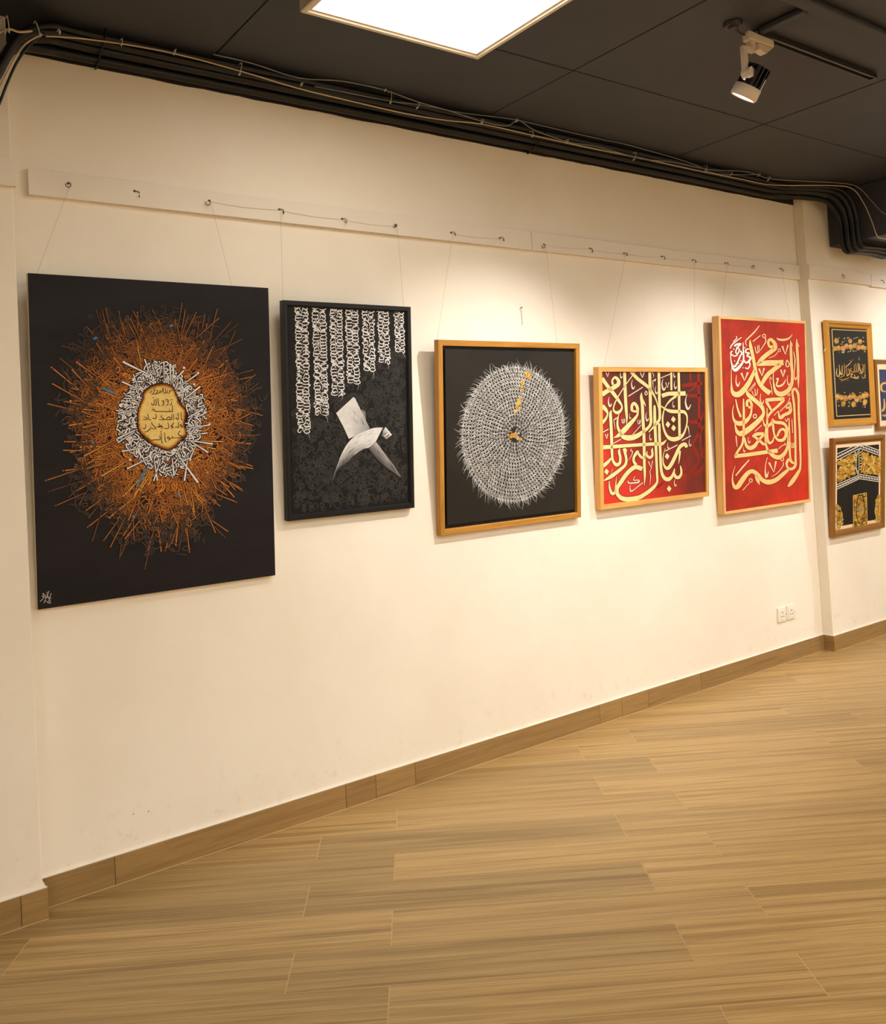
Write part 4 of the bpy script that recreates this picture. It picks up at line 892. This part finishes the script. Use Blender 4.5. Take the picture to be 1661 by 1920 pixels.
for up in (True, False):
    q6 = Paint(-D6-0.0006)
    for (x, y, r) in ROSES:
        if (y < 800) != up: continue
        base = rnd.choice([lin(198, 152, 66), lin(210, 166, 80), lin(188, 136, 60), lin(204, 150, 86)])
        q6.poly([(x+r*(1+.16*math.sin(5*t*0.628+x))*math.cos(t*.628), y+r*1.15*(1+.16*math.sin(5*t*.628+x))*math.sin(t*.628)) for t in range(10)], [tuple(c*.55 for c in base)]*10, 1, z6c)
        for k in range(4):
            rr = r*(0.85-.2*k); a0 = rnd.uniform(0, 6)
            q6.stroke([(x+rr*math.cos(a0+t*.8), y+1.1*rr*math.sin(a0+t*.8), r*.22) for t in range(6)], tuple(c*(0.75+.17*k) for c in base), 2+k, 3, conv=z6c)
    for k in range(36):
        x = rnd.uniform(210, 790); y = (rnd.choice((330, 400, 530, 300)) if up else rnd.choice((1270, 1400, 1470, 1250)))+rnd.uniform(-25, 25)
        a = rnd.uniform(0, 6.28)
        q6.stroke([(x, y, 3), (x+14*math.cos(a), y+14*math.sin(a), 14), (x+30*math.cos(a), y+30*math.sin(a), 3)], rnd.choice([lin(226, 206, 150), lin(120, 110, 60), lin(200, 160, 90)]), 1, 3, conv=z6c)
    q6.build('rose_garland', p6.root, 'garland of small golden roses', True)
q6 = Paint(-D6-0.0006)
for t in [[(265, 830), (255, 900), (270, 960), (300, 960), (310, 880), (298, 770)], [(300, 770), (320, 900), (350, 930), (352, 780)], [(385, 750), (395, 900), (370, 960), (310, 985)], [(420, 770), (432, 900), (450, 950)], [(400, 810), (460, 770), (520, 700)], [(455, 830), (480, 900), (440, 960), (430, 860)], [(520, 830), (490, 850), (520, 890), (560, 880), (560, 760)], [(585, 740), (595, 870), (560, 890)], [(618, 740), (630, 860), (600, 890)], [(640, 740), (660, 860), (700, 900), (720, 830)], [(680, 870), (720, 790), (690, 760)], [(740, 750), (745, 950)], [(300, 1000), (360, 1030), (420, 1010), (480, 985)], [(480, 930), (530, 920), (500, 970), (560, 990), (610, 985)], [(560, 930), (580, 990), (640, 960)], [(690, 960), (710, 1010)], [(730, 960), (750, 940), (740, 990), (710, 990)], [(640, 900), (700, 930)], [(640, 640), (645, 690)], [(480, 690), (488, 700)], [(530, 680), (538, 690)], [(335, 1050), (350, 1048)], [(440, 1035), (460, 1030)], [(640, 980), (620, 1000), (560, 1000)]]:
    q6.stroke([(x, y, 13 if 0 < k < len(t)-1 else 7) for k, (x, y) in enumerate(t)], rnd.choice(GT), 3, 4, conv=z6c)
q6.build('gold_script', p6.root, 'line of gold script between the garlands', True)
bm = bmesh.new(); a = Vector((-p6.hw-0.002, -0.012, p6.h*0.735)); tube(bm, [a+Vector((0.008, 0, 0.012)), a, a+Vector((-0.020, -0.004, -0.016)), a+Vector((-0.034, -0.002, -0.014))], 0.0018, 6, 4)
from_bm('hanging_wire_end', bm, M_WHITE, p6.root, True)

p7 = Picture('painting', 'gold framed picture of a black draped cube building with golden script bands', [(1563, 823), (1660, 814), (1661, 985), (1563, 1012)], COLY, 0.032, 0.050)
p7.frame(M_GILT_D, [(0, 0), (0, 0.026), (0.006, 0.032), (0.022, 0.031), (0.036, 0.024), (0.042, 0.018), (0.042, 0)])
LIN7 = p7.board(M_LINER, 0.002, 0.017, 0.0415, name='liner')
M_C7 = canvas_mat('black_cloth_canvas', lin(20, 19, 17), lin(31, 30, 26), 6, 0.6, (6, 1, 1))
D7 = 0.0185
p7.board(M_C7, 0.0172, D7, 0.064, bevel=0.0004)
z7c = p7.conv(1550, 810, 9.14, D7)
q7 = Paint(-D7-0.0002); WB = lin(222, 212, 190); GB = [lin(206, 160, 60), lin(184, 130, 40), lin(160, 120, 40), lin(224, 186, 96)]
def pline(P, pts, w, col, lay=2, conv=None): P.stroke([(x, y, w) for x, y in pts], col, lay, 1 if len(pts) > 2 else 2, conv=conv)
for pts in [[(165, 385), (540, 200)], [(165, 490), (560, 280)], [(560, 195), (935, 330)], [(560, 275), (935, 412)], [(165, 905), (560, 735)], [(165, 985), (560, 800)], [(560, 725), (935, 790)], [(560, 800), (935, 858)]]:
    q7.stroke([(pts[0][0], pts[0][1], 13), (pts[1][0], pts[1][1], 13)], WB, 2, 2, conv=z7c)
for (a, b, n) in [((165, 438), (550, 240), 9), ((560, 235), (935, 370), 8), ((165, 945), (560, 768), 9), ((560, 762), (935, 824), 8)]:
    for k in range(n):
        t = (k+.5)/n; x, y = a[0]*(1-t)+b[0]*t, a[1]*(1-t)+b[1]*t; sl = (b[1]-a[1])/(b[0]-a[0])
        q7.stroke([(x-17, y-17*sl+12, 8), (x-6, y-6*sl-12, 16), (x+8, y+8*sl+12, 16), (x+18, y+18*sl-10, 8)], lin(220, 214, 204), 3, 3, conv=z7c)
q7.build('pale_band_borders', p7.root, None, True)
q7 = Paint(-D7-0.0006)
scribble(q7, z7c, [(185, 520), (480, 370), (490, 690), (185, 860)], 150, 52, GB, 15, 41)
scribble(q7, z7c, [(610, 350), (930, 460), (930, 740), (600, 690)], 150, 52, GB, 15, 42)
for k in range(7):
    y = 340+k*48
    q7.stroke([(540, y+50, 10), (560, y+10, 14), (590, y+5, 14), (612, y-26, 8)], lin(210, 190, 130), 4, 3, conv=z7c)
q7.stroke([(480, 340, 30), (505, 420, 22), (500, 560, 16), (505, 640, 26), (540, 720, 40)], lin(176, 168, 150), 3, 4, conv=z7c)
q7.stroke([(570, 280, 24), (530, 350, 20), (515, 420, 14)], lin(176, 168, 150), 3, 4, conv=z7c)
door = [(450, 1090), (675, 1040), (690, 1590), (455, 1640)]
q7.poly(door, lin(96, 70, 26), 1, z7c)
scribble(q7, z7c, [(470, 1100), (665, 1060), (675, 1575), (470, 1620)], 170, 34, GB, 11, 43)
for a, b in zip(door, door[1:]+door[:1]): q7.stroke([(a[0], a[1], 12), (b[0], b[1], 12)], lin(214, 176, 84), 9, 2, conv=z7c)
q7.stroke([(520, 1500, 12), (500, 1300, 12), (530, 1130, 14), (575, 1080, 14), (625, 1130, 14), (645, 1300, 12), (630, 1500, 12), (575, 1570, 12), (520, 1500, 12)], lin(40, 30, 14), 10, 5, conv=z7c)
q7.poly([(575, 1270), (600, 1300), (595, 1370), (570, 1400), (545, 1370), (548, 1300)], lin(150, 140, 130), 11, z7c)
for cx, top, bot, w_, sd in [(170, 1250, 1700, 95, 44), (890, 1080, 1560, 62, 45)]:
    m_ = lambda x, y: (abs(x-cx)/w_) < math.sin(math.pi*min(1, max(0, (y-top)/(bot-top)))*0.8+0.25) and 168 < x < 940
    scribble(q7, z7c, [(cx-w_, top), (cx+w_, top), (cx+w_, bot), (cx-w_, bot)], 150, 38, GB, 12, sd, m_)
    edge = [(cx+w_*math.sin(math.pi*t/10*0.8+.25), top+(bot-top)*t/10, 9) for t in range(11)]
    edge2 = [(cx-w_*math.sin(math.pi*t/10*0.8+.25), top+(bot-top)*t/10, 9) for t in range(11)]
    if cx < 300: q7.stroke(edge, lin(206, 180, 100), 9, 3, conv=z7c)
    else:
        q7.stroke(edge2, lin(206, 180, 100), 9, 3, conv=z7c)
q7.build('gold_script_bands', p7.root, 'gold embroidered script bands, door and arched panels', True)

p8 = Picture('painting', 'antique gold framed blue picture with pale mat beyond the roses picture', [(1640.5, 671), (1740, 678), (1748, 800), (1648, 808)], COLY, 0.028, 0.012)
p8.frame(M_GILT_D, [(0, 0), (0, 0.022), (0.005, 0.028), (0.024, 0.026), (0.030, 0.016), (0.030, 0)])
p8.board(M_LINER, 0.002, 0.014, 0.0295, name='mat_board')
M_C8 = canvas_mat('blue_canvas', lin(38, 46, 74), lin(62, 70, 100), 7, 0.5)
p8.board(M_C8, 0.0142, 0.0155, 0.068, bevel=0.0004)
z8c = p8.conv(1540, 600, 9.14, 0.0155)
q8 = Paint(-0.0157)
for t in [[(1090, 1230), (1030, 1200), (1030, 1110), (1090, 1080), (1160, 1130), (1150, 1210), (1080, 1225)], [(1070, 1350), (1080, 1480), (1050, 1550), (1000, 1550)], [(1040, 1630), (1090, 1640), (1130, 1600), (1200, 1500)], [(1200, 1100), (1230, 1400), (1300, 1500), (1400, 1450), (1450, 1200)], [(1300, 1000), (1320, 1300)], [(1500, 1000), (1520, 1350), (1600, 1400), (1650, 1250)]]:
    q8.stroke([(x, y, 34 if 0 < k < len(t)-1 else 18) for k, (x, y) in enumerate(t)], lin(206, 164, 92), 3, 4, conv=z8c)
q8.build('gold_letters', p8.root, 'loose gold letters on blue', True)

# nylon lines from the hooks
p1.line(HK[0], 70, 511); p1.line(HK[2], 438, 537)
p2.line(HK[3], 533, 563); p2.line(HK[5], 762, 575)
p3.line(HK[6], 823, 637); p3.line(HK[8], 1050, 643)
p4.line(HK[10], 1140, 688); p4.line(HK[12], 1310, 690)
p5.line(HK[13], 1362, 594); p5.line(HK[15], 1490, 600)

# ------------------------------------------------------------------ sockets
def socket(x, z, rz, label):
    e = empty('wall_socket', (x, 0, z)); e.rotation_euler = (0, rz, 0); tag(e, label, 'socket', 'white wall sockets')
    bm = bmesh.new(); box(bm, -0.043, 0.043, -0.009, 0, -0.043, 0.043, 0.003); from_bm('plate', bm, M_WHITE, e)
    bm = bmesh.new(); box(bm, -0.031, 0.031, -0.0115, -0.0085, -0.031, 0.031, 0.0012); from_bm('insert', bm, M_WHITE, e)
    for (dx, dz, w, h) in ((0, 0.012, 0.005, 0.011), (-0.011, -0.010, 0.007, 0.006), (0.011, -0.010, 0.007, 0.006)):
        bm = bmesh.new(); box(bm, dx-w/2, dx+w/2, -0.0122, -0.0112, dz-h/2, dz+h/2); from_bm('pin_hole', bm, M_HOLE, e)
    for dx in (-0.037, 0.037):
        bm = bmesh.new(); cyl(bm, (dx, -0.0088, 0), (dx, -0.0098, 0), 0.003, seg=10); from_bm('screw_cap', bm, M_HOOK if dx > 0 else M_WHITE, e)
socket(4.806, 0.292, 0.03, 'white three pin wall socket, the one further from the pier')
socket(4.901, 0.293, 0.05, 'white three pin wall socket, the one nearer the pier')

# ------------------------------------------------------------------ ceiling light panels
def panel(x0, x1, y0, y1, label, glow=None):
    e = empty('ceiling_light_panel', ((x0+x1)/2, (y0+y1)/2, ZC-0.002)); tag(e, label, 'ceiling light', 'flat square ceiling light panels')
    hx, hy = (x1-x0)/2, (y1-y0)/2; fw, t = 0.030, 0.046
    for (ax, ay, bx, by) in ((-hx, -hy, hx, -hy), (hx, -hy, hx, hy), (hx, hy, -hx, hy), (-hx, hy, -hx, -hy)):
        L = math.hypot(bx-ax, by-ay); ang = math.atan2(by-ay, bx-ax)
        bm = bmesh.new()
        prof = [(0, 0), (0, -t+0.004), (0.004, -t), (fw-0.012, -t), (fw-0.010, -t+0.006), (fw, -t+0.006), (fw, 0)]
        A = [bm.verts.new((-L/2+i_+0.0003, i_, z_)) for i_, z_ in prof]; B = [bm.verts.new((L/2-i_-0.0003, i_, z_)) for i_, z_ in prof]
        n = len(prof)
        for k in range(n): bm.faces.new((A[k], A[(k+1) % n], B[(k+1) % n], B[k]))
        bm.faces.new(A); bm.faces.new(B[::-1])
        o = from_bm('frame_rail', bm, M_LAMPF, e); o.location = ((ax+bx)/2, (ay+by)/2, 0); o.rotation_euler = (0, 0, ang)
    bm = bmesh.new(); box(bm, -hx+fw-0.002, hx-fw+0.002, -hy+fw-0.002, hy-fw+0.002, -t+0.010, -t+0.014)
    from_bm('diffuser', bm, glow or M_DIFF, e)
panel(1.375, 2.125, -1.41, -0.655, 'bright square ceiling light panel in pale frame near the picture wall', M_DIFF_NEAR)
for py_ in (-3.05, -4.75, -6.45):  # unseen panels, put in as fill light for wall and floor
    for px_ in (-1.5 if py_ > -3.5 else -2.2, 0.25 if py_ > -3.5 else 0.9, 3.2, 4.95 if py_ < -3.5 else 5.0, 7.6):
        panel(px_-0.375, px_+0.375, py_-0.375, py_+0.375, 'added unseen square light panel filling the room away from the picture wall')

# ------------------------------------------------------------------ track, spotlights, ceiling strips
def strip(name, x0, x1, y0, y1, z0, m, label, cat):
    e = empty(name, ((x0+x1)/2, (y0+y1)/2, ZC-0.002)); tag(e, label, cat)
    cx, cy = (x0+x1)/2, (y0+y1)/2
    return e, (x0-cx, x1-cx, y0-cy, y1-cy)
def track(x0, x1, y, label):
    e = empty('lighting_track', (x0, y, ZC-0.002)); tag(e, label, 'track', 'black lighting tracks')
    L = x1-x0
    for (ya, yb, za, zb, nm) in ((-0.017, 0.017, -0.004, 0, 'base'), (-0.017, -0.011, -0.018, -0.004, 'side_wall'), (0.011, 0.017, -0.018, -0.004, 'side_wall')):
        bm = bmesh.new(); box(bm, 0, L, ya, yb, za, zb, 0.0008); from_bm(nm, bm, M_TRACK, e)
    bm = bmesh.new(); box(bm, 0.0, L, -0.006, 0.006, -0.008, -0.004); from_bm('conductor', bm, M_CABLE_G, e)
    bm = bmesh.new(); box(bm, L, L+0.012, -0.018, 0.018, -0.019, 0, 0.002); from_bm('end_cap', bm, M_TRACK, e)
track(2.97, 3.815, -1.29, 'black lighting track carrying the white spotlight beside the light panel')
track(4.60, 5.50, -1.29, 'black lighting track short of the ceiling beam')
track(6.35, 7.90, -1.29, 'black lighting track beyond the ceiling beam')
e = empty('ceiling_gland', (2.845, -1.28, ZC-0.002)); tag(e, 'small round black cable gland on the ceiling beside the white spotlight', 'cable gland')
bm = bmesh.new(); cyl(bm, (0, 0, 0), (0, 0, -0.012), 0.036, 0.032, 24); from_bm('rim', bm, M_TRACK, e, False)
bm = bmesh.new(); cyl(bm, (0, 0, -0.011), (0, 0, -0.020), 0.022, 0.016, 20); from_bm('boss', bm, M_PIPE, e, False)
tube_obj('lead', [(0.01, 0, -0.016), (0.05, -0.004, -0.03), (0.09, -0.008, -0.022), (0.125, -0.01, -0.012)], 0.004, M_CABLE_K, e)
def batten(x0, x1, y0, y1, label):
    bm = bmesh.new(); cx, cy = (x0+x1)/2, (y0+y1)/2
    box(bm, x0-cx, x1-cx, y0-cy, y1-cy, -0.022, 0, 0.006); o = from_bm('ceiling_batten', bm, M_CEIL, None); o.location = (cx, cy, ZC-0.002)
    tag(o, label, 'batten')
batten(2.70, 4.6, -1.555, -1.500, 'long dark batten on the ceiling running beside the lighting track')
batten(2.955, 2.99, -1.499, -1.312, 'short dark batten on the ceiling joining lighting track and long batten')

def spotlight(x, y, ax, az, watts, cone, label):
    e = empty('track_spotlight', (x, y, ZC-0.020)); tag(e, label, 'spotlight', 'white track spotlights')
    bm = bmesh.new(); box(bm, -0.015, 0.150, -0.017, 0.017, -0.036, 0.0, 0.006)
    for v in bm.verts:
        if v.co.x > 0.12: v.co.y *= 0.75; v.co.z = v.co.z*0.8-0.002
    from_bm('adapter', bm, M_SPOTW, e)
    bm = bmesh.new()       # wedge shaped driver housing
    pr = [(0.045, -0.036), (0.140, -0.034), (0.090, -0.068), (0.045, -0.060)]
    A = [bm.verts.new((a, -0.014, b)) for a, b in pr]; B = [bm.verts.new((a, 0.014, b)) for a, b in pr]
    for k in range(4): bm.faces.new((A[k], A[(k+1) % 4], B[(k+1) % 4], B[k]))
    bm.faces.new(A); bm.faces.new(B[::-1]); bmesh.ops.bevel(bm, geom=bm.edges[:], offset=0.002, segments=1, affect='EDGES')
    from_bm('housing', bm, M_SPOTW, e)
    bm = bmesh.new(); cyl(bm, (0.012, 0, -0.036), (0.012, 0, -0.058), 0.017, seg=20); from_bm('swivel', bm, M_SPOTW, e)
    bm = bmesh.new(); box(bm, -0.030, 0.028, -0.009, 0.009, -0.076, -0.057, 0.004); box(bm, -0.046, -0.018, -0.009, 0.009, -0.168, -0.060, 0.005)
    from_bm('arm', bm, M_SPOTW, e)
    bm = bmesh.new(); cyl(bm, (-0.026, -0.026, -0.164), (-0.026, 0.012, -0.164), 0.019, seg=24); from_bm('joint_knob', bm, M_SPOTW, e)
    piv = Vector((0.014, 0.014, -0.188))
    aim = (Vector((ax, 0, az))-Vector((x, y, ZC-0.020))-piv).normalized()
    h = empty('lamp_head', piv, e); q = aim.to_track_quat('Z', 'Y'); h.rotation_mode = 'QUATERNION'; h.rotation_quaternion = q
    bm = bmesh.new(); cyl(bm, (0, 0, -0.068), (0, 0, 0.012), 0.030, 0.034, 24)
    for k in range(14):
        a = k*2*math.pi/14; r_ = Matrix.Rotation(a, 3, 'Z')
        b2 = bmesh.new(); box(b2, 0.028, 0.0485, -0.0028, 0.0028, -0.064, 0.010)
        for v in b2.verts: v.co = r_ @ v.co
        me_ = bpy.data.meshes.new('t'); b2.to_mesh(me_); b2.free(); bm.from_mesh(me_); bpy.data.meshes.remove(me_)
    from_bm('heat_sink', bm, M_SINK, h)
    bm = bmesh.new(); box(bm, -0.004, 0.004, -0.0505, -0.0488, -0.03, 0.012); from_bm('steel_strip', bm, M_STEEL, h)
    bm = bmesh.new(); prof = [(0.040, 0.010), (0.051, 0.012), (0.052, 0.050), (0.048, 0.056), (0.044, 0.052), (0.040, 0.030)]
    n = 32; rings = []
    for k in range(n):
        a = 2*math.pi*k/n; rings.append([bm.verts.new((r_*math.cos(a), r_*math.sin(a), z_)) for r_, z_ in prof])
    for k in range(n):
        A, B = rings[k], rings[(k+1) % n]
        for j in range(len(prof)): bm.faces.new((A[j], A[(j+1) % len(prof)], B[(j+1) % len(prof)], B[j]))
    from_bm('lamp_ring', bm, M_SPOTW, h, True)
    bm = bmesh.new(); cyl(bm, (0, 0, 0.034), (0, 0, 0.038), 0.041, seg=28); from_bm('lens', bm, M_LENS, h)
    ld = bpy.data.lights.new('spot_beam', 'SPOT'); ld.energy = watts; ld.spot_size = math.radians(cone); ld.spot_blend = 0.9; ld.shadow_soft_size = 0.03; ld.color = SPOT_COL
    lo_ = bpy.data.objects.new('spot_beam', ld); COL.objects.link(lo_); lo_.parent = h; lo_.location = (0, 0, 0.060); lo_.rotation_euler = (math.pi, 0, 0)
LAB = ['white track spotlight with black finned head beside the light panel', 'added unseen white track spotlight with black finned head on the track short of the beam', 'added unseen white track spotlight just beyond the ceiling beam', 'added unseen white track spotlight furthest beyond the ceiling beam']
for s_, l_ in zip(SPOTS, LAB): spotlight(*s_, l_)

# ------------------------------------------------------------------ conduits and cables
def conduit(y, z, r, label, dl, dr, dz):
    pts = [(-1.0, y-dl, z), (-0.5, y-dl, z-.002), (-0.26, y-dl, z-.06), (-0.19, y-dl, 2.74), (-0.15, y-dl, 2.63), (-0.06, y-dl, 2.600-r+dz), (0.10, y-dl, 2.598-r+dz), (0.36, y-dl, 2.596-r+dz), (0.445, y-dl, 2.596), (0.488, y-dl, 2.645+dz), (0.540, y-dl, 2.72), (0.60, y-dl+.004, 2.83), (0.70, y-dl*.5, z-.022), (0.86, y, z-.002)]
    x = 1.6
    while x < 4.8: pts.append((x, y + random.uniform(-.002, .002), z+random.uniform(-.002, .002))); x += 0.7
    pts += [(4.90, y, z), (5.04, y-dr*.22, z-.003), (5.18, y-dr*.66, z-.010), (5.33, y-dr, z-.03), (5.44, y-dr, z-.09), (5.478, y-dr, 2.74), (5.486, y-dr, 2.64), (5.494, y-dr, 2.592), (5.535, y-dr, 2.570-r+dz), (5.62, y-dr, 2.574-r+dz), (5.80, y-dr, 2.578-r+dz), (6.00, y-dr, 2.570-r+dz), (6.07, y-dr, 2.588), (6.085, y-dr, 2.66), (6.13, y-dr, 2.80), (6.28, y-dr, z-.02), (6.5, y-dr, z-.002), (7.5, y-dr, z), (9.3, y-dr, z)]
    o = tube_obj('conduit_pipe', pts, r, M_PIPE, None, 12, 5)
    tag(o, label, 'conduit'); return o
conduit(-0.027, 2.888, 0.018, 'thick black conduit along the wall top, lowest of the bundle', 0.088, 0.150, 0.0)
conduit(-0.067, 2.908, 0.017, 'black conduit along the wall top, in the middle of the bundle', 0.088, 0.152, -0.006)
conduit(-0.103, 2.918, 0.014, 'black conduit along the wall top, next to the slim outermost one', 0.086, 0.154, -0.002)
conduit(-0.133, 2.926, 0.010, 'slim black conduit, outermost of the cable bundle', 0.084, 0.156, 0.0)
def cable(pxs, y, r, m, label, name='thin_cable', tail=()):
    pts = []
    for p in pxs:
        q = onY(p[0], p[1], p[2] if len(p) > 2 else y); q.z = min(q.z, ZC-r-0.004); pts.append(q)
    pts += [Vector(t) for t in tail]
    o = tube_obj(name, pts, r, m, None, 6, 4); tag(o, label, 'cable'); return o
YC = -0.155
c1 = cable([(86, 68, -0.218), (110, 69, -0.205), (160, 73, -0.175), (240, 84, -0.16), (330, 101), (450, 133), (560, 166), (660, 190), (760, 213), (840, 226), (905, 233), (1000, 254), (1100, 276), (1200, 296), (1300, 318), (1390, 336), (1450, 347, -0.165)], YC, 0.0028, M_CABLE_C, 'thin cream cable clipped along the black conduits', tail=[(5.20, -0.275, 2.915), (5.38, -0.325, 2.905), (5.480, -0.340, 2.82), (5.495, -0.375, 2.70), (5.500, -0.40, 2.60), (5.56, -0.41, 2.585), (5.8, -0.41, 2.588), (6.0, -0.41, 2.585)])
c2 = cable([(400, 102), (470, 118), (560, 146), (640, 152), (720, 168), (780, 190), (850, 210), (905, 228), (950, 236), (972, 224), (1000, 243), (1065, 266), (1120, 275), (1200, 297), (1260, 304), (1330, 318), (1400, 322), (1450, 336, -0.185)], YC-0.010, 0.0024, M_CABLE_G, 'thin grey cable sagging along the black conduits', tail=[(5.22, -0.295, 2.930), (5.40, -0.345, 2.915), (5.495, -0.380, 2.83), (5.508, -0.44, 2.74), (5.510, -0.52, 2.68), (5.510, -0.66, 2.65), (5.510, -0.95, 2.64)])
c3 = cable([(590, 162), (660, 176), (733, 190), (790, 197), (870, 212), (960, 215), (1040, 235), (1130, 262), (1180, 270), (1290, 304), (1345, 326), (1420, 327)], YC-0.004, 0.0020, M_CABLE_G, 'second thin grey cable looped along the black conduits')
c4 = cable([(82, 62, -0.235), (52, 88, -0.245), (30, 120, -0.25), (12, 160, -0.25), (-6, 205, -0.25), (-30, 240, -0.255)], YC, 0.0042, M_CABLE_K, 'thin black cable drooping across the shallow pier', tail=[(0.40, -0.26, 2.54), (0.1, -0.26, 2.55), (-0.2, -0.26, 2.60)])
c5 = cable([(80, 64, -0.255), (48, 82, -0.265), (26, 112, -0.27), (8, 146, -0.27), (-14, 190, -0.275), (-40, 225, -0.28)], YC, 0.0026, M_CABLE_C, 'thin cream cable drooping across the shallow pier', tail=[(0.38, -0.28, 2.56), (0.1, -0.28, 2.57), (-0.2, -0.28, 2.62)])
c6 = cable([(-30, 85, -0.28), (-8, 66, -0.285), (5, 58, -0.285), (20, 55, -0.285), (36, 60, -0.285), (60, 58, -0.28)], YC, 0.0038, M_CABLE_C, 'short cream cable looped over the drooping black bundle')
c7 = cable([(1200, 305), (1300, 330), (1400, 352), (1500, 372)], YC, 0.0022, M_CABLE_K, 'thin black cable under the cream cable near the pier')
def tie(parent, a, b, y=YC-0.008):
    p = onY(a[0], a[1], y); q = onY(b[0], b[1], y); p.z = min(p.z, ZC-0.004)
    d = Vector((0, -0.006, 0))
    bm = bmesh.new(); tube(bm, [p+Vector((0, 0.02, 0.002)), p+d*.3, (p+q)/2+d, q+d*.3, q+Vector((0.002, 0.008, -0.001))], 0.0016, 6, 3)
    cyl(bm, q+Vector((0, -0.006, 0.002)), q+Vector((0, 0.004, 0.002)), 0.0036, seg=8)
    o = from_bm('cable_tie', bm, M_TIE, parent, False)
for a, b in [((229, 72), (228, 84)), ((330, 92), (326, 101)), ((453, 118), (449, 140)), ((567, 155), (565, 160)), ((733, 172), (732, 193)), ((788, 192), (782, 203)), ((998, 246), (998, 256)), ((1192, 286), (1188, 300)), ((1325, 310), (1322, 322)), ((1372, 320), (1370, 328)), ((1425, 325), (1422, 330))]: tie(c1, a, b)
for a, b in [((905, 224), (903, 231)), ((723, 164), (722, 170)), ((970, 218), (968, 228)), ((1065, 262), (1062, 268)), ((1444, 332), (1440, 338))]: tie(c2, a, b, YC-0.018)
for a, b in [((66, 40), (75, 66)), ((110, 55), (112, 62))]: tie(c5, a, b, -0.265)
for a, b in [((4, 32), (10, 60)), ((13, 30), (17, 59))]: tie(c6, a, b, -0.293)
# bracket over the conduits
for px in (190, 1010):
    w = onY(px, 60 if px == 190 else 235, -0.10)
    e = empty('conduit_bracket', (w.x, 0, 2.87)); tag(e, 'black saddle bracket over the conduits %s' % ('near the pier with drooping cables' if px == 190 else 'above the disc painting'), 'bracket')
    bm = bmesh.new(); tube(bm, [(0, -0.004, -0.009), (0, -0.027, -0.010), (0, -0.070, 0.012), (0, -0.105, 0.026), (0, -0.134, 0.039), (0, -0.1495, 0.048), (0, -0.150, 0.076)], 0.0028, 8, 3); from_bm('strap', bm, M_PIPE, e, True)
    bm = bmesh.new(); box(bm, -0.012, 0.012, -0.008, -0.004, -0.004, 0.03, 0.001); from_bm('foot', bm, M_PIPE, e)

# ------------------------------------------------------------------ small things on the wall
nl = onY(975, 578, 0.0)
e = empty('wall_nail', (nl.x, 0, nl.z)); tag(e, 'tiny nail with a short thread above the disc painting', 'nail')
bm = bmesh.new(); cyl(bm, (0, 0, 0), (0, -0.012, 0.002), 0.0014, seg=8); cyl(bm, (0, -0.012, 0.002), (0, -0.0135, 0.002), 0.0034, seg=10); from_bm('nail_body', bm, M_HOOK, e)
tube_obj('thread', [(0, -0.010, -0.001), (0.004, -0.005, -0.04), (0.006, -0.003, -0.08)], 0.0010, M_CABLE_G, e, 5, 3)
for px, py in ((250, 1526), (278, 1521)):
    w = onY(px, py, 0.0); e = empty('wall_plug', (w.x, 0, w.z)); tag(e, 'small plug scar low on the wall, the one %s the pier' % ('nearer' if px == 250 else 'further from'), 'wall plug', 'plug scars below the burst painting')
    bm = bmesh.new(); cyl(bm, (0, 0, 0), (0, -0.0016, 0), 0.0045, 0.003, seg=9); from_bm('filler', bm, M_RAIL, e)
    bm = bmesh.new(); cyl(bm, (0.001, -0.0012, 0.001), (0.001, -0.0026, 0.001), 0.0016, seg=7); from_bm('hole', bm, M_HOLE, e)
